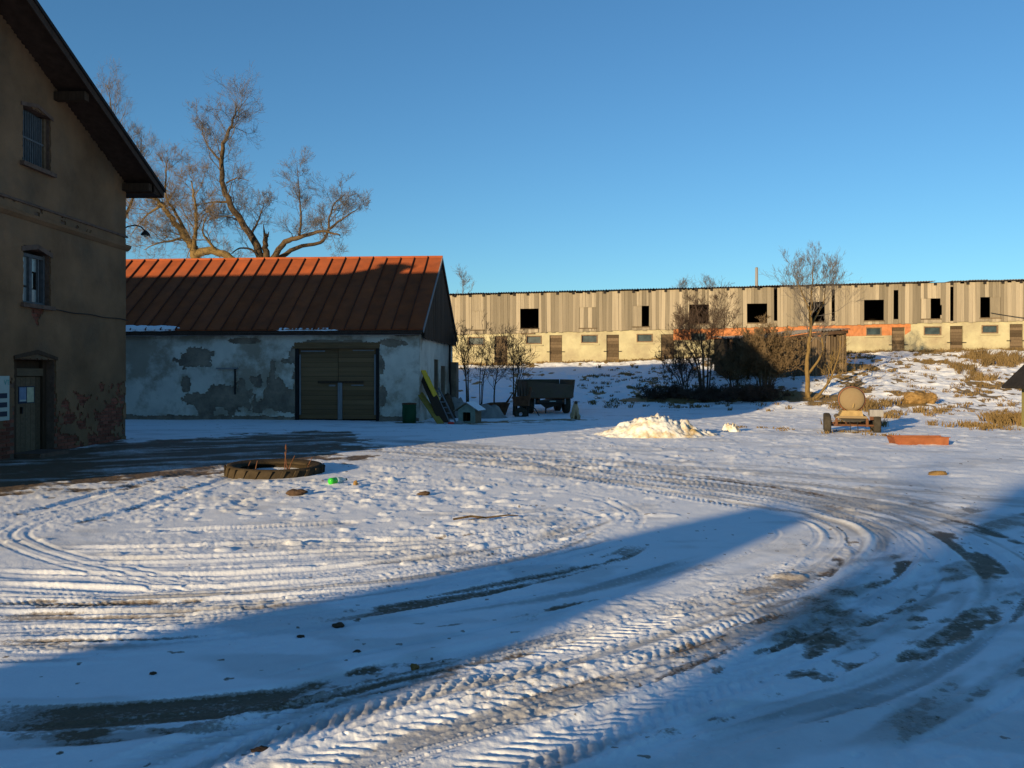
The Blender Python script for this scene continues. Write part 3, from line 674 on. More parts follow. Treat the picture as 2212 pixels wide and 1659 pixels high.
def blob(X_, Z_, cx, cz, rx, rz, s, k=.5):
    return np.hypot((X_ - cx) / rx, (Z_ - cz) / rz) + k * (fbm(X_ * 2.6, Z_ * 2.6, 5, s) - .5) * 2
def bkeep(X_, Z_):
    k = Z_ < BE - .03
    for h in bholes: k &= ~((X_ > h[0] - .03) & (X_ < h[1] + .03) & (Z_ < h[3] + .05))
    for i, (px, py, rx, rz) in enumerate(((430, 775, .75, .42), (480, 862, 1.5, .62), (625, 860, 1.55, .62), (525, 736, .6, .13), (637, 765, .34, .42),
                                          (642, 815, .22, .2), (845, 740, .5, .14), (822, 790, .14, .5), (826, 850, .16, .45), (690, 738, .9, .07), (760, 738, .7, .06),
                                          (645, 880, .25, .5), (400, 830, .28, .3), (590, 800, .18, .5), (880, 722, .5, .06), (555, 820, .28, .25))):
        cx, cz = on_wall(px, py, RB, RBZ)
        k &= ~(blob(X_, Z_, cx, cz, rx, rz, 90 + i, .95) < .85)
    k &= ~(Z_ < .34 * fbm(X_ * .9, Z_ * 0, 4, 120) + .05 * fbm(X_ * 6, Z_ * 6, 2, 121))
    return k
pb, _, _ = plaster_shell(-BL + 2, 0, -.2, BE - .06, .045, bkeep, .035, .4, 9)
pb.build('plaster', M['white'], rb)
MB().prism([(-BL, -.036, 3.12), (-BL, -.075, 3.16), (-BL, -.075, 3.21), (-BL, -.036, 3.23)], (BL + .03, 0, 0)).build('cornice', M['white'], rb)
# niche scar with a thin ledge
for px0, px1, py0, py1, nm in ((508, 511, 795, 852, 'downpipe_stub'),):
    a = on_wall(px0, py0, RB, RBZ); b2 = on_wall(px1, py1, RB, RBZ); sub(nm, 'iron', rb, a[0], b2[0], -.10, -.05, b2[1], a[1])
a = on_wall(470, 796, RB, RBZ); b2 = on_wall(516, 796, RB, RBZ); sub('ledge', 'greyboard', rb, a[0], b2[0], -.14, -.052, a[1] - .02, a[1] + .03)
# right gable wall coat
gw = MB()
for y0_, y1_, zb_ in ((-.036, 3.1, -.2), (3.1, 4.2, 2.3), (4.2, 4.8, -.2), (4.8, 6.1, 2.05), (6.1, BD, -.2)):
    gw.box(.001, .035, y0_, y1_, zb_, BE - .06)
gw.build('gable_plaster', M['white'], rb)
d1 = sub('side_door', 'darkwood', rb, -.25, -.2, 3.1, 4.2, -.1, 2.3)
for i in range(6): piece('plank', 'greyplank', d1, -.2, -.17, 3.11 + i * .18, 3.28 + i * .18, 0, 2.28)
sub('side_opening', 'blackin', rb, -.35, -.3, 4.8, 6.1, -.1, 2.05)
MB().tube([(.09, 7.0, 3.3), (.09, 7.0, 1.4), (.12, 7.0, 1.2), (.12, 7.0, .3)], .045, 8).build('downpipe', M['iron'], rb)
MB().box(.036, .34, 7.3, 8.0, -.2, 2.25).build('buttress', M['render'], rb)
# gate
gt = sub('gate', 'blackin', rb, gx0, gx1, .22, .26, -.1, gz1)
gm_ = (gx0 + gx1) / 2 + .02
nP = 15; gh = (gz1 - .22) / nP
for x0, x1 in ((gx0 + .13, gm_ - .01), (gm_ + .01, gx1 - .13)):
    for i in range(nP):
        piece('plank', 'gatewood', gt, x0, x1, .10 + rng.random() * .012, .16, .05 + i * gh + .004, .05 + (i + 1) * gh - .004)
MB().box(gx0 - .04, gx0 + .12, .02, .18, -.1, gz1 - .18).build('post', M['blackfelt'], gt)
MB().box(gx1 - .12, gx1 + .04, .02, .18, -.1, gz1 - .18).build('post', M['blackfelt'], gt)
MB().box(gx0 - .08, gx1 + .05, -.03, .2, gz1 - .18, gz1 + .04).build('lintel', M['gatewood'], gt)
MB().box(gm_ + .0, gm_ + .16, .05, .10, .03, 1.38).build('prop', M['greyboard'], gt)
MB().box(gm_ - .75, gm_ + .95, .055, .098, 1.36, 1.45).build('crossbar', M['darkwood'], gt)
for q in (gx0 + .14, gx1 - .2): MB().box(q, q + .06, .07, .098, .2, gz1 - .4).build('strap', M['greyboard'], gt)
MB().box(gx0 + .2, gx0 + 1.1, .08, .098, gz1 - .30, gz1 - .25).build('hinge', M['greyboard'], gt)
MB().box(gx1 - 1.0, gx1 - .2, .08, .098, gz1 - .27, gz1 - .23).build('hinge', M['greyboard'], gt)
MB().box(gm_ - .35, gm_ - .1, .085, .098, 1.25, 1.31).build('latch', M['greyboard'], gt); MB().box(gm_ + .5, gm_ + .95, .085, .098, 1.27, 1.31).build('latch', M['greyboard'], gt)
# roof
yE = -.30; slope = (BR - BE) / (BD / 2); zE = BE + slope * yE
th_ = math.atan(slope); slen = (BD / 2 - yE) / math.cos(th_)
SW = .575; ns = int((BL + .45) / SW)
sheet = MB()
nseg = 6
for i in range(nseg):
    q0, q1 = i / nseg, (i + 1) / nseg
    sheet.add([(-SW + .004, q0 * slen, .012 * math.sin(i)), (-.004, q0 * slen, .012 * math.sin(i)), (-.004, q1 * slen, .012 * math.sin(i + 1)), (-SW + .004, q1 * slen, .012 * math.sin(i + 1))], [(0, 1, 2, 3)])
sheet.box(-SW + .004, -.004, 0, .01, -.05, -.012)
sme = bpy.data.meshes.new('roof_sheet'); sme.from_pydata(sheet.v, [], sheet.f); sme.materials.append(M['redroof']); sme.update()
seam = MB().hexa([(-.035, -.01, -.02), (.022, -.01, -.02), (.022, slen, -.02), (-.035, slen, -.02), (-.014, -.01, .055), (.008, -.01, .055), (.008, slen, .055), (-.014, slen, .055)])
sem = bpy.data.meshes.new('seam'); sem.from_pydata(seam.v, [], seam.f); sem.materials.append(M['seam']); sem.update()
for i in range(ns):
    o = inst(sme, 'roof_sheet', rb, TM(.2 - i * SW, yE, zE + .085 + rng.uniform(-.006, .006), th_ + rng.uniform(-.004, .004), 0, 0))
    inst(sem, 'seam', o, TM(-SW, 0, 0, 0, 0, rng.uniform(-.002, .002)))
MB().hexa([(-BL - .2, yE + .02, zE - .03), (.18, yE + .02, zE - .03), (.18, BD / 2, BR - .03), (-BL - .2, BD / 2, BR - .03), (-BL - .2, yE + .02, zE + .03), (.18, yE + .02, zE + .03), (.18, BD / 2, BR + .03), (-BL - .2, BD / 2, BR + .03)]).build('roof_deck', M['soffit'], rb)
yB = BD + .35; zB = BE - slope * .35
MB().hexa([(-BL - .2, BD / 2, BR + .0), (.2, BD / 2, BR), (.2, yB, zB), (-BL - .2, yB, zB), (-BL - .2, BD / 2, BR + .07), (.2, BD / 2, BR + .07), (.2, yB, zB + .07), (-BL - .2, yB, zB + .07)]).build('back_slope', M['redroof'], rb)
MB().tube([(-BL - .2, BD / 2, BR + .10), (-14, BD / 2, BR + .085), (-7, BD / 2, BR + .10), (.22, BD / 2, BR + .095)], .06, 8).build('ridge_cap', M['redroof'], rb)
MB().box(-BL - .1, .15, yE + .01, yE + .05, zE - .12, zE - .035).build('fascia', M['soffit'], rb)
MB().hexa([(.2, yE, zE - .05), (.23, yE, zE - .05), (.23, BD / 2, BR - .05), (.2, BD / 2, BR - .05), (.2, yE, zE + .10), (.23, yE, zE + .10), (.23, BD / 2, BR + .1), (.2, BD / 2, BR + .1)]).build('verge_board', M['greyboard'], rb)
MB().hexa([(.2, BD / 2, BR - .15), (.23, BD / 2, BR - .15), (.23, yB, zB - .15), (.2, yB, zB - .15), (.2, BD / 2, BR + .08), (.23, BD / 2, BR + .08), (.23, yB, zB + .08), (.2, yB, zB + .08)]).build('verge_board', M['soffit'], rb)
npk = 44
for i in range(npk):
    y0_ = -.22 + i * (BD + .5) / npk; y1_ = y0_ + (BD + .5) / npk - .006
    z1_ = BR - .06 - slope * max(abs(y0_ - BD / 2), abs(y1_ - BD / 2))
    if z1_ < 2.9: z1_ = 2.9
    zl = 3.02 - rng.random() * .05 if i > 1 else 3.2
    if z1_ - zl < .05: continue
    piece('gable_plank', 'darkwood', rb, .14, .17 + rng.random() * .008, y0_, y1_, zl, z1_)
# snow still lying on the eave
def lump_strip(name, label, x0, x1, y_, z_, wd, ht, seed, parent_loc, rz):
    n = int((x1 - x0) / .06); mb = MB(); r = random.Random(seed)
    prof = 7; vs = []
    for i in range(n + 1):
        e = min(1, min(i, n - i) / 4); k = e * (.45 + .55 * float(fbm(i * .23, seed, 3, seed))) * 1.2; dy = .03 * (r.random() - .5)
        for j in range(prof):
            a = math.pi * j / (prof - 1); vs.append((x0 + i * .06, y_ + dy - math.cos(a) * wd * k * .5, z_ + math.sin(a) * ht * k - .02 + slope * (-math.cos(a) * wd * k * .5)))
    fs = [(i * prof + j, (i + 1) * prof + j, (i + 1) * prof + j + 1, i * prof + j + 1) for i in range(n) for j in range(prof - 1)]
    mb.add(vs, fs); o = mb.build(name, M['snow'], None, True); o.location = parent_loc; o.rotation_euler = (0, 0, rz)
    return tag(o, label, 'snow')
xa = on_wall(255, 715, RB, RBZ)[0]; xb = on_wall(402, 715, RB, RBZ)[0]
lump_strip('eave_snow', 'lumpy snow strip on the red roof eave nearest the plastered house', xa, xb, yE + .1, zE + .14, .24, .13, 3, RB, RBZ)
xa = on_wall(596, 715, RB, RBZ)[0]; xb = on_wall(745, 715, RB, RBZ)[0]
lump_strip('eave_snow', 'thin smooth snow strip on the red roof eave above the gate', xa, xb, yE + .06, zE + .10, .14, .05, 8, RB, RBZ)

# ------------------------------------------------------------------ the long barn on the bank
LBX = -18.; LB = (LBX, barn_line(LBX), 0); LBZ = -math.atan(.1306); LL = 62.0
lb = thing('long_barn', 'long cream barn with weathered plank loft along the top of the bank', 'barn', LB, LBZ)
def W(px, py=811): return on_wall(px, py, LB, LBZ)
def zb(u): return 4.40 + .0178 * u
def zt(u): return 7.36 + .0126 * u
def rect(x0, x1, y0, y1):
    a = W(x0, y0); b2 = W(x1, y1); return (a[0], b2[0], b2[1], a[1])
lofts = [rect(*q) for q in ((1018, 1046, 672, 712), (1125, 1163, 667, 709), (1252, 1288, 664, 708), (1367, 1402, 661, 705), (1489, 1531, 658, 699), (1615, 1656, 656, 697), (1747, 1781, 652, 695), (1867, 1909, 648, 692), (1990, 2031, 645, 688), (2117, 2161, 642, 686))]
slits = [(W(x0)[0], W(x1)[0], f0, f1) for x0, x1, f0, f1 in ((1672, 1679, 0, .85), (1643, 1647, .55, 1.), (1797, 1803, .1, .9), (1930, 1940, .15, .88), (2052, 2059, .1, .95), (2031, 2034, .55, .8))]
doors = [rect(*q) for q in ((1068, 1096, 726, 785), (1187, 1214, 724, 782), (1310, 1337, 723, 781), (1428, 1457, 722, 782), (1927, 1955, 707, 768), (2053, 2081, 704, 762), (2182, 2211, 700, 758))]
wins = [rect(*q) for q in ((1010, 1046, 728, 746), (1136, 1170, 725, 743), (1255, 1291, 723, 741), (1375, 1410, 721, 739), (1492, 1526, 719, 737), (1871, 1905, 707, 725), (1996, 2034, 705, 724), (2121, 2157, 702, 720))]
lw = holed_wall([0, 20, 40, LL], doors + wins, lambda u: -.5, lambda u: zb(u) + .05, .06, .4)
lw.build('lower_wall', M['cream'], lb)
u0, u1 = W(1455)[0], W(1968)[0]
ob = holed_wall([u0, u0 + 1.2, u0 + 5, W(1850)[0], doors[4][0], doors[4][1], u1], [h for h in doors + wins if u0 < h[0] and h[1] < u1], lambda u: zb(u) - (.80 if u < doors[4][1] else .80 * max(.12, 1 - (u - doors[4][1]) / 1.2)), lambda u: zb(u) + .03, .05, .0605)
ob.build('brick_band', M['orange'], lb)
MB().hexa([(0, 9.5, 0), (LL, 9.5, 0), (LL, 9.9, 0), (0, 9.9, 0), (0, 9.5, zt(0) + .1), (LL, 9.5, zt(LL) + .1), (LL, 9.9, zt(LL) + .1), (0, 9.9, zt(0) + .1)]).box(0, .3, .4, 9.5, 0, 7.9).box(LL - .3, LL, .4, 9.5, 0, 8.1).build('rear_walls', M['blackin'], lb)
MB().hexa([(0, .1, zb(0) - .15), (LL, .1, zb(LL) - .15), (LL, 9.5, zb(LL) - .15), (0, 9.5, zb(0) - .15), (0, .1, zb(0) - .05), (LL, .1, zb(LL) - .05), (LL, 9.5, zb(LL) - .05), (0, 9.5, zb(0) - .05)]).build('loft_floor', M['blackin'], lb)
# plank loft
u = 9.0; cnt = 0
while u < LL - .3 and cnt < 292:
    wd = rng.uniform(.17, .30); e = u + wd; mid_ = u + wd / 2
    op = None
    for h in lofts:
        if u < h[1] and e > h[0]:
            op = h
            if u < h[0] - .02 and h[0] - u > .05: e = h[0]; op = None
            elif e > h[1]: e = max(h[1], u + .05)
            break
    wd = e - u; mid_ = (u + e) / 2
    lo = zb(mid_) - rng.uniform(.0, .07); hi = zt(mid_) - .05 - (rng.random() < .2) * rng.uniform(0, .10)
    spans = [(lo, hi)]
    if op: spans = [(lo, op[2]), (op[3], hi)]
    for s in slits:
        if not op and u < s[0] - .04 and e > s[0]: e = s[0]; wd = e - u
        elif not op and s[0] - .04 <= u < s[1] - .04:
            e = s[1]; wd = e - u
            zz0, zz1 = lo + (hi - lo) * (1 - s[3]), lo + (hi - lo) * (1 - s[2]); spans = [(lo, zz0), (zz1, hi)]
    yo = rng.uniform(-.03, .0)
    for z0_, z1_ in spans:
        if z1_ - z0_ < .06: continue
        piece('plank', 'plank', lb, u + .004, e - .004 - (rng.random() < .12) * .012, yo - .028, yo, z0_, z1_, ry=rng.uniform(-.006, .006)); cnt += 1
    u = e
# shutters half closing some hatches
for h, f0, f1 in ((lofts[0], 0, 1), (lofts[2], 0, 1), (lofts[3], 0, .55), (lofts[8], 0, .5), (lofts[9], .5, 1.)):
    a = h[0] + (h[1] - h[0]) * f0; c_ = h[0] + (h[1] - h[0]) * f1
    sh = sub('hatch_shutter', 'plank', lb, a, c_, .03, .055, h[2] - .04, h[3] + .03)
    k = max(2, int((c_ - a) / .24))
    for i in range(k): piece('board', 'plank', sh, a + (c_ - a) * i / k + .004, a + (c_ - a) * (i + 1) / k - .004, .0, .028, h[2] - .02, h[3] + .01)
for h in lofts:
    MB().box(h[0] - .06, h[1] + .06, -.07, .02, h[2] - .07, h[2] - .005).build('hatch_sill', M['greyplank'], lb)
tag(sub('fallen_plank', 'greyplank', lb, lofts[1][0], lofts[1][0] + 1.0, -.06, .04, lofts[1][2] - .42, lofts[1][2] - .34), None)
for k, h in enumerate(doors):
    d = sub('door', 'darkwood', lb, h[0] + .01, h[1] - .01, .20, .24, h[2] - .4, h[3])
    n = 9; hh = (h[3] - h[2] + .1) / n
    for i in range(n):
        piece('plank', 'greyplank', d, h[0] + .02, h[1] - .02, .15 + rng.random() * .02, .195, h[2] - .1 + i * hh + .008, h[2] - .1 + (i + 1) * hh - .008)
    zc = h[2] + .38 * (h[3] - h[2])
    for q0, q1 in ((h[0] - .2, h[0] + .06), (h[1] - .06, h[1] + .2)): MB().box(q0, q1, .02, .05, zc - .03, zc + .03).build('hook', M['iron'], d)
for k, h in enumerate(wins):
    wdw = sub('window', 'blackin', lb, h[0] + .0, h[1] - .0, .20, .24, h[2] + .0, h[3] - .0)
    MB().box(h[0] + .05, h[1] - .05, .15, .16, h[2] + .05, h[3] - .05).build('pane', M['glassblue'], wdw)
    for fx0, fx1, fz0, fz1 in ((h[0], h[1], h[3] - .07, h[3] - .001), (h[0], h[1], h[2] + .001, h[2] + .07), (h[0] + .001, h[0] + .07, h[2] + .07, h[3] - .07), (h[1] - .07, h[1] - .001, h[2] + .07, h[3] - .07)): MB().box(fx0, fx1, .03, .17, fz0, fz1).build('frame', M['frame'], wdw)
    MB().box(h[0] - .09, h[1] + .09, -.03, .055, h[2] - .12, h[2] - .062).build('sill', M['cream'], wdw)
# rafter ends and corrugated sheets
i = 0; u = 9.6
while u < LL:
    piece('rafter', 'blackfelt', lb, u - .08, u + .08, -.12, .3, zt(u) - .20, zt(u) - .04); u += rng.uniform(.98, 1.16)
cs = MB(); nw = 44
for k in range(nw + 1):
    xx = k / nw * 1.15; zz = .035 * math.sin(xx / .177 * 2 * math.pi)
    cs.v += [(xx, -.38, zz), (xx, 10.2, zz + .30)]
cs.f = [(2 * k, 2 * k + 2, 2 * k + 3, 2 * k + 1) for k in range(nw)]
cme = bpy.data.meshes.new('roof_sheet'); cme.from_pydata(cs.v, [], cs.f); cme.materials.append(M['asbestos']); cme.update()
for i in range(int((LL - 8) / 1.1)):
    uu = 8.4 + i * 1.1
    if abs(uu - lofts[8][1]) < .5: continue
    inst(cme, 'roof_sheet', lb, TM(uu, rng.uniform(-.06, .04), zt(uu) + .025 + rng.uniform(-.012, .02), 0, rng.uniform(-.02, .012), 0))
MB().hexa([(0, .1, zt(0) - .02), (LL, .1, zt(LL) - .02), (LL, 9.9, zt(LL) + .1), (0, 9.9, zt(0) + .1), (0, .1, zt(0)), (LL, .1, zt(LL)), (LL, 9.9, zt(LL) + .15), (0, 9.9, zt(0) + .15)]).build('roof_deck', M['soffit'], lb)
a_ = W(2138, 676); c_ = W(2300, 693)
MB().tube([(a_[0] + (c_[0] - a_[0]) * i / 10, -.15 - .25 * i / 10, a_[1] + (c_[1] - a_[1]) * i / 10 - .12 * math.sin(math.pi * i / 10)) for i in range(11)], .022, 5).build('cable', M['cable'], lb)
# pole behind the barn
pp = P(1634, 600, 74); po = thing('pole', 'grey wooden pole rising behind the long barn roof', 'pole', (pp.x, pp.y, 3.))
MB().tube([(0, 0, -1), (0, 0, 3.), (.02, 0, 8.0)], [.17, .16, .13], 8).build('shaft', M['greyboard'], po)
MB().lathe([(.14, 0), (.0, .06)], 8, TM(.02, 0, 8.0)).build('cap', M['greyboard'], po)

# ------------------------------------------------------------------ plank shed in front of the long barn
SHD = 47.6; a0, a1 = 0., (1826 - 1575) / K * SHD
shx = (1575 - CX) / K * SHD
lt = thing('plank_shed', 'sagging shed of brown upright planks standing before the long barn', 'shed', (shx, SHD, 0), R(-2))
yd = 4.2
def sag(f): return -.15 * math.sin(math.pi * min(1, f * 1.5)) if f < .667 else 0
def rz_(f, t): return (3.72 + .50 * f + sag(f)) * (1 - t) + (4.02 + .46 * f + .6 * sag(f)) * t     # front .. back
cs = MB(); nw = 84
for k in range(nw + 1):
    f = k / nw; zz = .03 * (1 if k % 2 else -1)
    cs.v += [(a0 - .2 + (a1 - a0 + .3) * f, -.35, rz_(f, 0) + zz), (a0 - .2 + (a1 - a0 + .3) * f, yd, rz_(f, 1) + zz)]
cs.f = [(2 * k, 2 * k + 2, 2 * k + 3, 2 * k + 1) for k in range(nw)]
cs.build('roof', M['asbestos'], lt)
for k in range(8):
    f0, f1 = k / 8, (k + 1) / 8; q0, q1 = a0 + (a1 - a0) * f0, a0 + (a1 - a0) * f1
    MB().hexa([(q0, -.22, rz_(f0, 0) - .24), (q1, -.22, rz_(f1, 0) - .24), (q1, -.08, rz_(f1, 0) - .24), (q0, -.08, rz_(f0, 0) - .24), (q0, -.22, rz_(f0, 0) - .06), (q1, -.22, rz_(f1, 0) - .06), (q1, -.08, rz_(f1, 0) - .06), (q0, -.08, rz_(f0, 0) - .06)]).build('front_beam', M['darkwood'], lt)
nk = 44
for i in range(nk):
    f = i / nk; q = a0 + (a1 - a0) * f
    if f < .30: continue
    piece('plank', 'greyplank', lt, q, q + (a1 - a0) / nk - rng.uniform(.01, .05), -.03 - rng.random() * .03, .0, .3, rz_(f, 0) - .10 - rng.random() * .28, ry=rng.uniform(-.015, .015))
for i in range(17):
    y0_ = .02 + i * .245
    piece('plank', 'greyplank', lt, a1 - .06, a1 - .03, y0_, y0_ + .235, .6, rz_(1, i / 17) - .05)
for f in (.0, .15, .30): MB().box(a0 + (a1 - a0) * f, a0 + (a1 - a0) * f + .14, -.1, .04, .3, rz_(f, 0) - .1).build('post', M['darkwood'], lt)
MB().box(a0, a1 - .1, yd - .1, yd, .5, 3.9).box(a0, a0 + .06, .5, yd - .1, .5, 3.8).build('back_wall', M['blackin'], lt)

# ------------------------------------------------------------------ bare trees and scrub
class Tree:
    def __init__(s, seed, up=.12, gnarl=.22, minr=.006):
        s.w = MB(); s.c = MB(); s.r = random.Random(seed); s.up = up; s.g = gnarl; s.minr = minr
    def stem(s, pts, r0, r1, n=8, crown=False):
        m = len(pts); rad_ = [r0 + (r1 - r0) * (i / (m - 1)) ** .8 for i in range(m)]
        (s.c if crown else s.w).tube(pts, rad_, n); return pts, rad_
    def grow(s, p, d, L_, r, lev, kids, spread=.8):
        R_ = s.r; n = 4 if lev > 0 else 3; pts = [p]; d = d.normalized()
        for i in range(n):
            j = Vector((R_.gauss(0, 1), R_.gauss(0, 1), R_.gauss(0, 1))) * s.g
            d = (d + j + Vector((0, 0, s.up))).normalized(); pts.append(pts[-1] + d * L_ / n)
        rad_ = [max(s.minr, r * (1 - .75 * i / n)) for i in range(n + 1)]
        (s.c if r < .05 else s.w).tube(pts, rad_, 3 if r < .03 else 5, False)
        if lev <= 0: return
        k = kids[len(kids) - lev] if lev <= len(kids) else kids[0]
        for i in range(k):
            t = R_.uniform(.2, 1.0); q = t * n; a = min(int(q), n - 1); pos = pts[a].lerp(pts[a + 1], q - a)
            dd = (pts[a + 1] - pts[a]).normalized()
            o = dd.cross(Vector((R_.gauss(0, 1), R_.gauss(0, 1), R_.gauss(0, 1))))
            if o.length < 1e-3: continue
            o.normalize(); ang_ = R_.uniform(.45, 1.1) * spread
            s.grow(pos, dd * math.cos(ang_) + o * math.sin(ang_), L_ * R_.uniform(.42, .72), max(s.minr, rad_[a] * .55), lev - 1, kids, spread)
    def limb(s, pts, r0, r1, nb, L_, lev, kids, t0=.25, n=8, spread=.9, fall=.55):
        """hand-set limb, smoothed, with side branches"""
        P_ = [Vector(q) for q in pts]; sm = []
        for i in range(len(P_) - 1):
            a, b2, c_, d = P_[max(i - 1, 0)], P_[i], P_[i + 1], P_[min(i + 2, len(P_) - 1)]
            for j in range(4):
                t = j / 4; sm.append(.5 * (2 * b2 + (c_ - a) * t + (2 * a - 5 * b2 + 4 * c_ - d) * t * t + (3 * b2 - a - 3 * c_ + d) * t ** 3))
        sm.append(P_[-1]); m = len(sm)
        sm = [q + Vector((s.r.gauss(0, 1), s.r.gauss(0, 1), s.r.gauss(0, 1))) * r0 * .12 * (0 < i < m - 1) for i, q in enumerate(sm)]
        _, rad_ = s.stem(sm, r0, r1, n)
        for i in range(nb):
            t = t0 + (1 - t0) * (i + s.r.random()) / nb; q = t * (m - 1); a = min(int(q), m - 2); pos = sm[a].lerp(sm[a + 1], q - a)
            dd = (sm[a + 1] - sm[a]).normalized(); o = dd.cross(Vector((s.r.gauss(0, 1), s.r.gauss(0, 1), s.r.gauss(0, 1)))).normalized()
            ang_ = s.r.uniform(.6, 1.25) * spread; ln = L_ * (1 - fall * t) * s.r.uniform(.5, 1.25)
            s.grow(pos, dd * math.cos(ang_) + o * math.sin(ang_), ln, min(rad_[a] * .45, .007 + .014 * ln), lev, kids, spread)
        return sm
    def build(s, name, label, mw, mc, base, group=None, cat='tree'):
        o = thing(name, label, cat, base, 0, group); b_ = Vector(base)
        for mb, nm, m in ((s.w, 'trunk', mw), (s.c, 'crown', mc)):
            if not mb.v: continue
            mb.v = [tuple(Vector(q) - b_) for q in mb.v]; mb.build(nm, M[m], o, True)
        return o
def pl_(pts, D): return [P(q[0], q[1], D + (q[2] if len(q) > 2 else 0)) for q in pts]

D0 = 57
t = Tree(3, .10, .24, .0045)
kd = (6, 6, 4)
t.limb(pl_([(568, 640), (570, 600), (568, 565), (548, 520), (508, 455), (484, 405), (478, 352), (489, 300), (500, 272), (508, 248), (512, 228)], D0), .38, .03, 26, 3.0, 3, kd, .28, 10)
t.limb(pl_([(574, 600), (576, 560), (573, 530), (575, 505)], D0), .34, .13, 3, 1.2, 2, (5, 4), .4, 9)
t.stem(pl_([(572, 512), (570, 495), (569, 484)], D0), .10, .02, 5); t.stem(pl_([(578, 512), (581, 500)], D0), .07, .02, 5)
a = t.limb(pl_([(582, 570), (610, 530, -1), (640, 516, -1.5), (675, 503, -2), (704, 500, -2.3), (735, 508, -2.6)], D0), .24, .05, 12, 2.4, 3, kd, .3)
t.limb(pl_([(600, 560), (640, 535, .5), (690, 524, 1), (708, 500, 1.2), (712, 470, 1.3), (722, 440, 1.2), (745, 420, 1)], D0), .17, .03, 13, 2.6, 3, kd, .35)
t.limb(pl_([(706, 500, -2.3), (730, 480, -2), (756, 462, -2), (775, 450, -2)], D0), .10, .02, 7, 1.8, 3, kd, .2)
t.limb(pl_([(646, 512, -1.5), (650, 478, -1.6), (648, 440, -1.4), (645, 400, -1.2), (641, 352, -1)], D0), .10, .015, 12, 1.9, 3, kd, .25)
t.limb(pl_([(566, 560), (545, 540, -.6), (520, 536, -1), (500, 548, -1.3)], D0), .11, .03, 6, 1.4, 2, (6, 5), .3)
t.limb(pl_([(535, 500), (520, 480, 1), (500, 470, 1.5), (470, 466, 2)], D0), .10, .02, 7, 2.0, 3, kd, .3)
t.limb(pl_([(500, 437), (470, 436, .5), (440, 440, 1)], D0), .12, .03, 7, 1.9, 3, kd, .3)
t.limb(pl_([(478, 350), (462, 332, .4), (446, 310, .7), (437, 285, .9), (440, 262, .9)], D0), .09, .015, 10, 1.9, 3, kd, .25)
t.limb(pl_([(489, 395), (512, 385, -.5), (538, 390, -.8)], D0), .06, .015, 6, 1.6, 2, (6, 5), .2)
t.limb(pl_([(540, 512), (556, 480, -1), (566, 455, -1.3), (572, 432, -1.5)], D0), .09, .015, 9, 1.8, 3, kd, .2)
t.build('old_lime_tree', 'big bare old tree with broken stub above the middle of the red roof', 'bark', 'twigp', (P(568, 700, D0).x, D0, 0), 'bare trees behind the red roof')
D1 = 54
t = Tree(9, .10, .26, .0045)
t.limb(pl_([(424, 640), (425, 590), (424, 560), (412, 530), (392, 500), (366, 462), (345, 440), (326, 415), (312, 396)], D1), .40, .05, 22, 2.6, 3, kd, .3, 10)
t.limb(pl_([(424, 555), (420, 525, -.4), (424, 490, -.6), (422, 450, -.7), (418, 415, -.7), (412, 390, -.6)], D1), .18, .03, 14, 2.3, 3, kd, .2)
t.limb(pl_([(414, 530), (398, 495, .6), (376, 455, 1), (360, 430, 1.2), (358, 380, 1.3), (362, 345, 1.3)], D1), .15, .025, 16, 2.4, 3, kd, .3)
t.limb(pl_([(426, 548), (455, 540, -.5), (490, 552, -.7), (520, 575, -.9)], D1), .28, .2, 8, 2.0, 3, kd, .1)
t.limb(pl_([(470, 545, -.6), (450, 520, -1), (438, 500, -1.3), (445, 470, -1.4)], D1), .12, .03, 8, 1.9, 3, kd, .2)
t.limb(pl_([(350, 445), (330, 455, .5), (308, 475, .8), (282, 508, 1)], D1), .10, .02, 8, 1.9, 3, kd, .2)
t.limb(pl_([(400, 510), (372, 520, -.6), (340, 525, -1), (310, 540, -1.2)], D1), .10, .02, 9, 2.0, 3, kd, .2)
t.build('leaning_tree', 'sunlit bare tree leaning left between the plastered house and the old tree', 'barklit', 'twig', (P(424, 700, D1).x, D1, 0), 'bare trees behind the red roof')
D2 = 60
t = Tree(14, .2, .2, .004)
t.limb(pl_([(262, 640), (262, 520), (264, 430), (258, 350), (246, 270), (236, 200)], D2), .28, .02, 26, 3.2, 3, (6, 5, 4), .3, 8)
t.limb(pl_([(264, 480), (290, 420, 1), (302, 350, 1.5), (306, 290, 1.5)], D2), .14, .015, 14, 2.4, 3, (6, 5, 4), .2)
t.build('slender_tree', 'slender bare tree just showing past the plastered house roof edge', 'bark', 'twigp', (P(262, 700, D2).x, D2, 0), 'bare trees behind the red roof')

